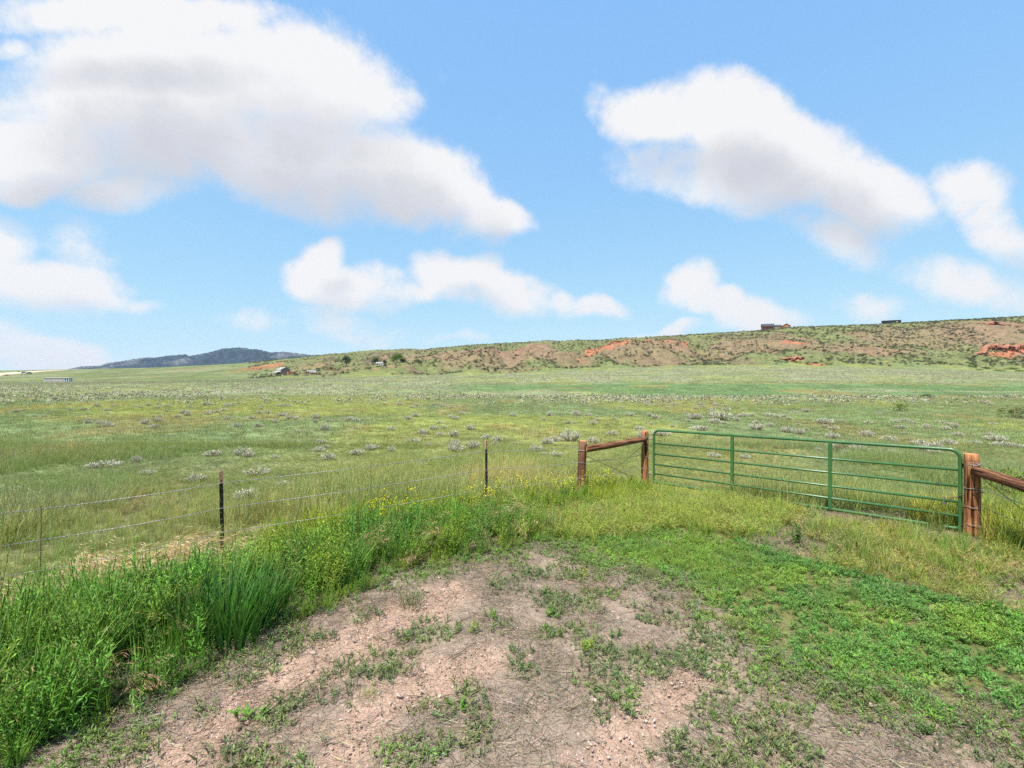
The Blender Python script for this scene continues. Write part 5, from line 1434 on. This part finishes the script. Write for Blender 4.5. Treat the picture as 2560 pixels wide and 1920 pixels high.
# bright bushes at the foot of the ridge, far right
BSH = [shrub_mesh(150, 380 + i, (.105, .165, .03), .34, .2, .62, 6).mesh("green_bush", M['plain_leaf']) for i in range(3)]
for i, (px, Y, w, lab) in enumerate([(2430, 330, 6.5, "wide bright green bush at the foot of the right-hand slope"), (2530, 325, 8, "bright green bush at the right edge below the red ledge"),
        (2480, 345, 5, "mid-sized bright green bush between two wider ones at far right"), (2350, 352, 4.5, "green bush left of the wide bright bush at far right"), (2390, 380, 5, "yellow-green bush on the slope above the wide bright bush"),
        (2290, 370, 3.4, "lone small green bush on the lower right slope"), (2555, 300, 7, "low green bush lowest at the right edge of the flats"), (2500, 298, 6, "flat green bush low on the flats at far right"),
        (2450, 300, 5, "flat green bush left of the other low ones on the flats"), (2200, 345, 3, "small green bush at the foot of the slope below the shed"), (2400, 425, 5, "green bush in the gully left of the red ledge")]):
    x, y = at(px, Y); o = bpy.data.objects.new("green_bush", BSH[i % 3]); col.objects.link(o)
    o.location = (x, y, hz(x, y) - .2); o.scale = (w * .5, w * .4, w * .26); o.rotation_euler = (0, 0, i * 1.3)
    prop(o, lab, "bush", "bright bushes at the foot of the ridge")
# bushes standing in the field
def bush(px, py, w, h, c, lab, n_=260, L=.2, W=.1, z=-.3, name="field_bush", Y=None):
    x, y = gp(px, py, z) if Y is None else at(px, Y)
    s = y / F; mb = shrub_mesh(n_, int(px), c, L, W, 1.0, 6)
    random.seed(int(px) + 5)
    o = empty(name, (x, y, hz(x, y) - .02)); prop(o, lab, "bush")
    f_ = mb.build("foliage", M['plain_leaf'], o); f_.scale = (w * s * .55, w * s * .5, h * s * .95)
    st = MB()
    for i in range(7):
        a = rnd(0, 6.28); st.tube([(0.03 * math.cos(a), .03 * math.sin(a), 0), (w * s * .22 * math.cos(a), w * s * .22 * math.sin(a), h * s * .7)], .008 * w * s, 4, c=(.2, .14, .1))
    st.build("stems", M['sage'], o)
bush(2251, 1030, 36, 22, (.13, .185, .04), "bright green bush standing in the field above the gate's right half")
bush(2317, 997, 32, 14, (.085, .12, .035), "dark green bush farther out, right of the bright field bush")
bush(2538, 1046, 60, 28, (.10, .125, .045), "olive bush at the right edge of the field")
bush(2110, 1136, 48, 20, (.15, .11, .06), "brownish low bush seen through the gate's right panel", 160)
bush(2525, 1232, 130, 85, (.155, .205, .03), "leafy yellow-green shrub behind the thick right post", 700, .11, .055, -.05)
bush(1905, 1003, 14, 12, (.10, .16, .04), "tiny green bush near the grey sage belt right of centre", 80)

# ------------------------------------------------------------------ trees by the ranch house
M['bark'] = simple("bark", (.10, .075, .055), .9, .1, var=.3, scale=4)
def tree(px, Y, h, w, c, lab, seed, trunk=.25):
    random.seed(seed)
    x, y = at(px, Y); o = empty("ranch_tree", (x, y, hz(x, y) - .1)); prop(o, lab, "tree", "trees by the ranch house")
    t = MB(); t.tube([(0, 0, 0), (.1, 0, h * .3), (.0, .1, h * .6)], [h * .035, h * .028, h * .015], 8)
    tips = []
    for i in range(9):
        a = i * 2.4; z0 = h * rnd(.18, .55); r = w * .5 * rnd(.4, .8); e = (r * math.cos(a), r * math.sin(a), z0 + h * rnd(.15, .35)); tips.append(e)
        t.tube([(0, 0, z0), (e[0] * .5, e[1] * .5, z0 + h * .08), e], [h * .014, h * .01, h * .004], 5)
    t.build("trunk", M['bark'], o)
    mb = MB(); lumps = tips + [(rnd(-.15, .15) * w, rnd(-.15, .15) * w, h * k_) for k_ in (.6, .75, .85)]
    for i in range(1500):
        cx, cy, cz = random.choice(lumps); R = w * rnd(.13, .24)
        u = Vector((rnd(-1, 1), rnd(-1, 1), rnd(-.9, 1)));
        if u.length < .1: continue
        u.normalize(); p = Vector((cx, cy, cz)) + u * R * random.random() ** .4
        p.z = min(max(p.z, h * trunk * .4), h)
        leaf(mb, p, u + Vector((rnd(-.8, .8), rnd(-.8, .8), rnd(-.6, .4))), (rnd(-1, 1), rnd(-1, 1), 1), w * .075 * rnd(.7, 1.3), w * .05 * rnd(.7, 1.3), jit(c, .25))
    mb.build("crown", M['plain_leaf'], o)
tree(865, 382, 10.0, 7.5, (.042, .072, .026), "tall dark green tree standing alone left of the ranch house", 51)
tree(938, 408, 7.0, 8.0, (.062, .105, .03), "round green tree right behind the small white house", 52, .1)
tree(962, 398, 6.0, 4.5, (.045, .075, .028), "narrow dark tree touching the white house's right side", 53)
tree(992, 395, 9.3, 10.5, (.10, .185, .03), "largest bright green tree right of the white house", 54, .1)
tree(1008, 398, 5.0, 6.0, (.05, .085, .03), "low dark tree under the largest bright tree", 55, .1)
for i, (px, Y, w, lab) in enumerate([(1040, 392, 9, "long dark green hedge-like bush right of the bright tree"), (733, 362, 3.2, "dark bush against the barn's right side"), (797, 372, 3.0, "dark bush behind the white stock trailer"),
        (806, 374, 2.8, "dark bush between the stock trailer and the red shed"), (46, 640, 4, "lone dark bush on the horizon at far left"), (14, 500, 6, "dark bush beside the pale dirt road at far left")]):
    x, y = at(px, Y); o = bpy.data.objects.new("ranch_bush", SHR[i % 4]); col.objects.link(o)
    o.location = (x, y, hz(x, y) - .1); o.scale = (w * .5, w * .4, w * .28 if w > 5 else w * .45); prop(o, lab, "bush")

# ------------------------------------------------------------------ plants of the foreground that can be told apart
def clump(px, py, nb, rad, L0, L1, w, c, lab, lean=.4, bend=.9, name="tall_grass_clump", tip=(1.25, 1.15, 1.0)):
    random.seed(int(px + py))
    x, y = gp(px, py); mb = tuft(nb, rad, L0, L1, w, lean, bend, 5, 0, cj=.38, tip=tip)
    mb.c = [(a * c[0], b_ * c[1], d * c[2]) for a, b_, d in mb.c]
    o = mb.build(name, M['plain_leaf'], None, (x, y, hz(x, y) + .0)); prop(o, lab, "grass clump")
clump(575, 1585, 460, .38, .42, .86, .018, (.052, .150, .030), "big dark green clump of tall broad grass left of the track")
clump(420, 1640, 260, .30, .32, .62, .012, (.085, .19, .035), "bright tall grass clump beside the big dark clump, nearer the camera")
clump(90, 1760, 260, .28, .35, .70, .016, (.09, .21, .035), "broad-bladed grass clump in the lower left corner")
clump(700, 1500, 200, .26, .35, .65, .011, (.085, .19, .035), "tall grass clump just behind the big dark clump")
clump(1028, 1512, 90, .12, .16, .34, .006, (.13, .17, .085), "wispy grey-green grass tuft alone on the track's left half", .7, .6, "grass_tuft")
clump(305, 1735, 90, .14, .12, .26, .007, (.17, .20, .12), "pale grey-green grass tuft at the verge's lower left edge", .8, .8, "grass_tuft")
clump(1380, 1330, 120, .16, .25, .50, .008, (.11, .18, .075), "grey-green grass tuft where the verge meets the track's far end", .5, .7, "grass_tuft")
clump(2150, 1372, 160, .25, .18, .38, .011, (.11, .20, .035), "dark green grass clump in front of the gate's right half", .7, .8, "grass_tuft")
clump(920, 1748, 50, .06, .06, .13, .005, (.17, .23, .05), "small yellow-green grass tuft near the lower left of the track", .8, .6, "grass_tuft")
def plant(px, py, h, stems, leaves, LL, LW, spread, c, lab, flowers=0):
    random.seed(int(px * 3 + py))
    x, y = gp(px, py); mb = broad_weed(h, stems, leaves, LL, LW, spread, c, (1.2, 1.1, .8), flowers)
    o = mb.build("weed_plant", M['plain_leaf'], None, (x, y, hz(x, y) + .015)); prop(o, lab, "weed", "single weeds standing on the track")
G1, G2, G3 = (.10, .215, .04), (.165, .27, .035), (.12, .19, .07)
plant(1227, 1548, .13, 6, 9, .06, .02, .9, G1, "leafy weed left of the middle of the track")
plant(1182, 1590, .11, 2, 7, .085, .035, .5, G2, "broad-leaved light green seedling on the track's left half")
plant(1385, 1548, .14, 11, 9, .055, .02, 1.2, G1, "widest leafy weed in the middle of the track")
plant(1471, 1630, .13, 8, 10, .06, .018, .8, G2, "yellow-green bushy weed right of the track's middle")
plant(1542, 1598, .14, 5, 11, .05, .014, .5, G1, "upright green weed on the right half of the track")
plant(1365, 1495, .12, 6, 9, .05, .018, .8, G1, "green weed above the widest one on the track")
plant(1146, 1780, .09, 6, 8, .05, .02, 1.1, G1, "low green weed at the bottom centre-left of the track")
plant(1577, 1790, .10, 9, 9, .05, .016, 1.1, G3, "grey-green weed at the bottom right of the track's middle")
plant(1361, 1585, .08, 7, 8, .04, .015, 1.1, G1, "low weed just below the widest one on the track")
plant(1283, 1632, .07, 6, 9, .04, .01, 1.0, G3, "fine-leaved low weed in the middle of the track")
plant(1312, 1672, .07, 7, 8, .04, .012, 1.1, G1, "small low weed toward the bottom middle of the track")
plant(1455, 1490, .34, 3, 16, .035, .006, .15, (.20, .21, .06), "thin tall yellowish weed at the far end of the track", 3)
plant(979, 1640, .05, 9, 8, .035, .012, 1.3, G3, "flat weed beside the pale wheel rut")
plant(638, 1795, .10, 3, 6, .11, .034, .7, G1, "broad-leaved rosette at the bottom end of the pale wheel rut")
plant(591, 1806, .08, 3, 6, .09, .03, .9, G1, "broad-leaved rosette left of the other one at the rut's end")
plant(451, 1697, .09, 8, 9, .045, .014, 1.0, G2, "light green weed at the verge edge below the tall grass")
plant(2193, 1770, .10, 9, 8, .055, .02, 1.1, G1, "leafy weed near the bottom right of the track")
plant(2018, 1680, .08, 9, 8, .045, .016, 1.2, G1, "low green weed by the red earth spot right of the track")
plant(1990, 1362, .28, 9, 16, .08, .024, .55, (.085, .17, .04), "dark green upright weed in front of the gate's middle")
plant(1785, 1500, .10, 9, 8, .05, .018, 1.2, G2, "bright weed at the right border of the track")
for i, (a, b_, lab) in enumerate((((1350, 1680), (1460, 1690), "pale dry stalk lying across the lower middle of the track"), ((1560, 1565), (1600, 1600), "short pale stalk lying on the right half of the track"),
        ((985, 1540), (1100, 1538), "long pale stalk lying along the left rut"), ((1870, 1790), (1930, 1812), "thick pale stalk lying at the bottom right of the track"), ((1745, 1705), (1850, 1665), "dark bent twig lying on the right half of the track"),
        ((1120, 1655), (1190, 1612), "dark twig lying in the middle left of the track"))):
    p, q_ = gp(*a), gp(*b_); z = hz(*p) + .03
    mb = MB().tube([(0, 0, 0), ((q_[0] - p[0]) * .5 + .01, (q_[1] - p[1]) * .5 - .012, .006), (q_[0] - p[0], q_[1] - p[1], 0)], [.0035, .003, .0015], 5, c=(.36, .29, .21) if i < 4 else (.10, .075, .06))
    prop(mb.build("dry_stalk", M['sage'], None, (p[0], p[1], z)), lab, "stalk")

# ------------------------------------------------------------------ haze: clear mountain air over the miles
hzb = MB().box(-9600, 9600, -1500, 6400, -60, 420).build("haze", None)
hm, t = new_mat("haze")
pv = nd(t, 'ShaderNodeVolumePrincipled'); pv.inputs['Color'].default_value = (.55, .72, 1.0, 1); pv.inputs['Density'].default_value = HAZE
pv.inputs['Anisotropy'].default_value = 0.2
o_ = nd(t, 'ShaderNodeOutputMaterial'); t.links.new(pv.outputs[0], o_.inputs['Volume'])
hzb.data.materials.append(hm)
prop(hzb, "thin blue air haze over the whole valley", "haze", kind="stuff")
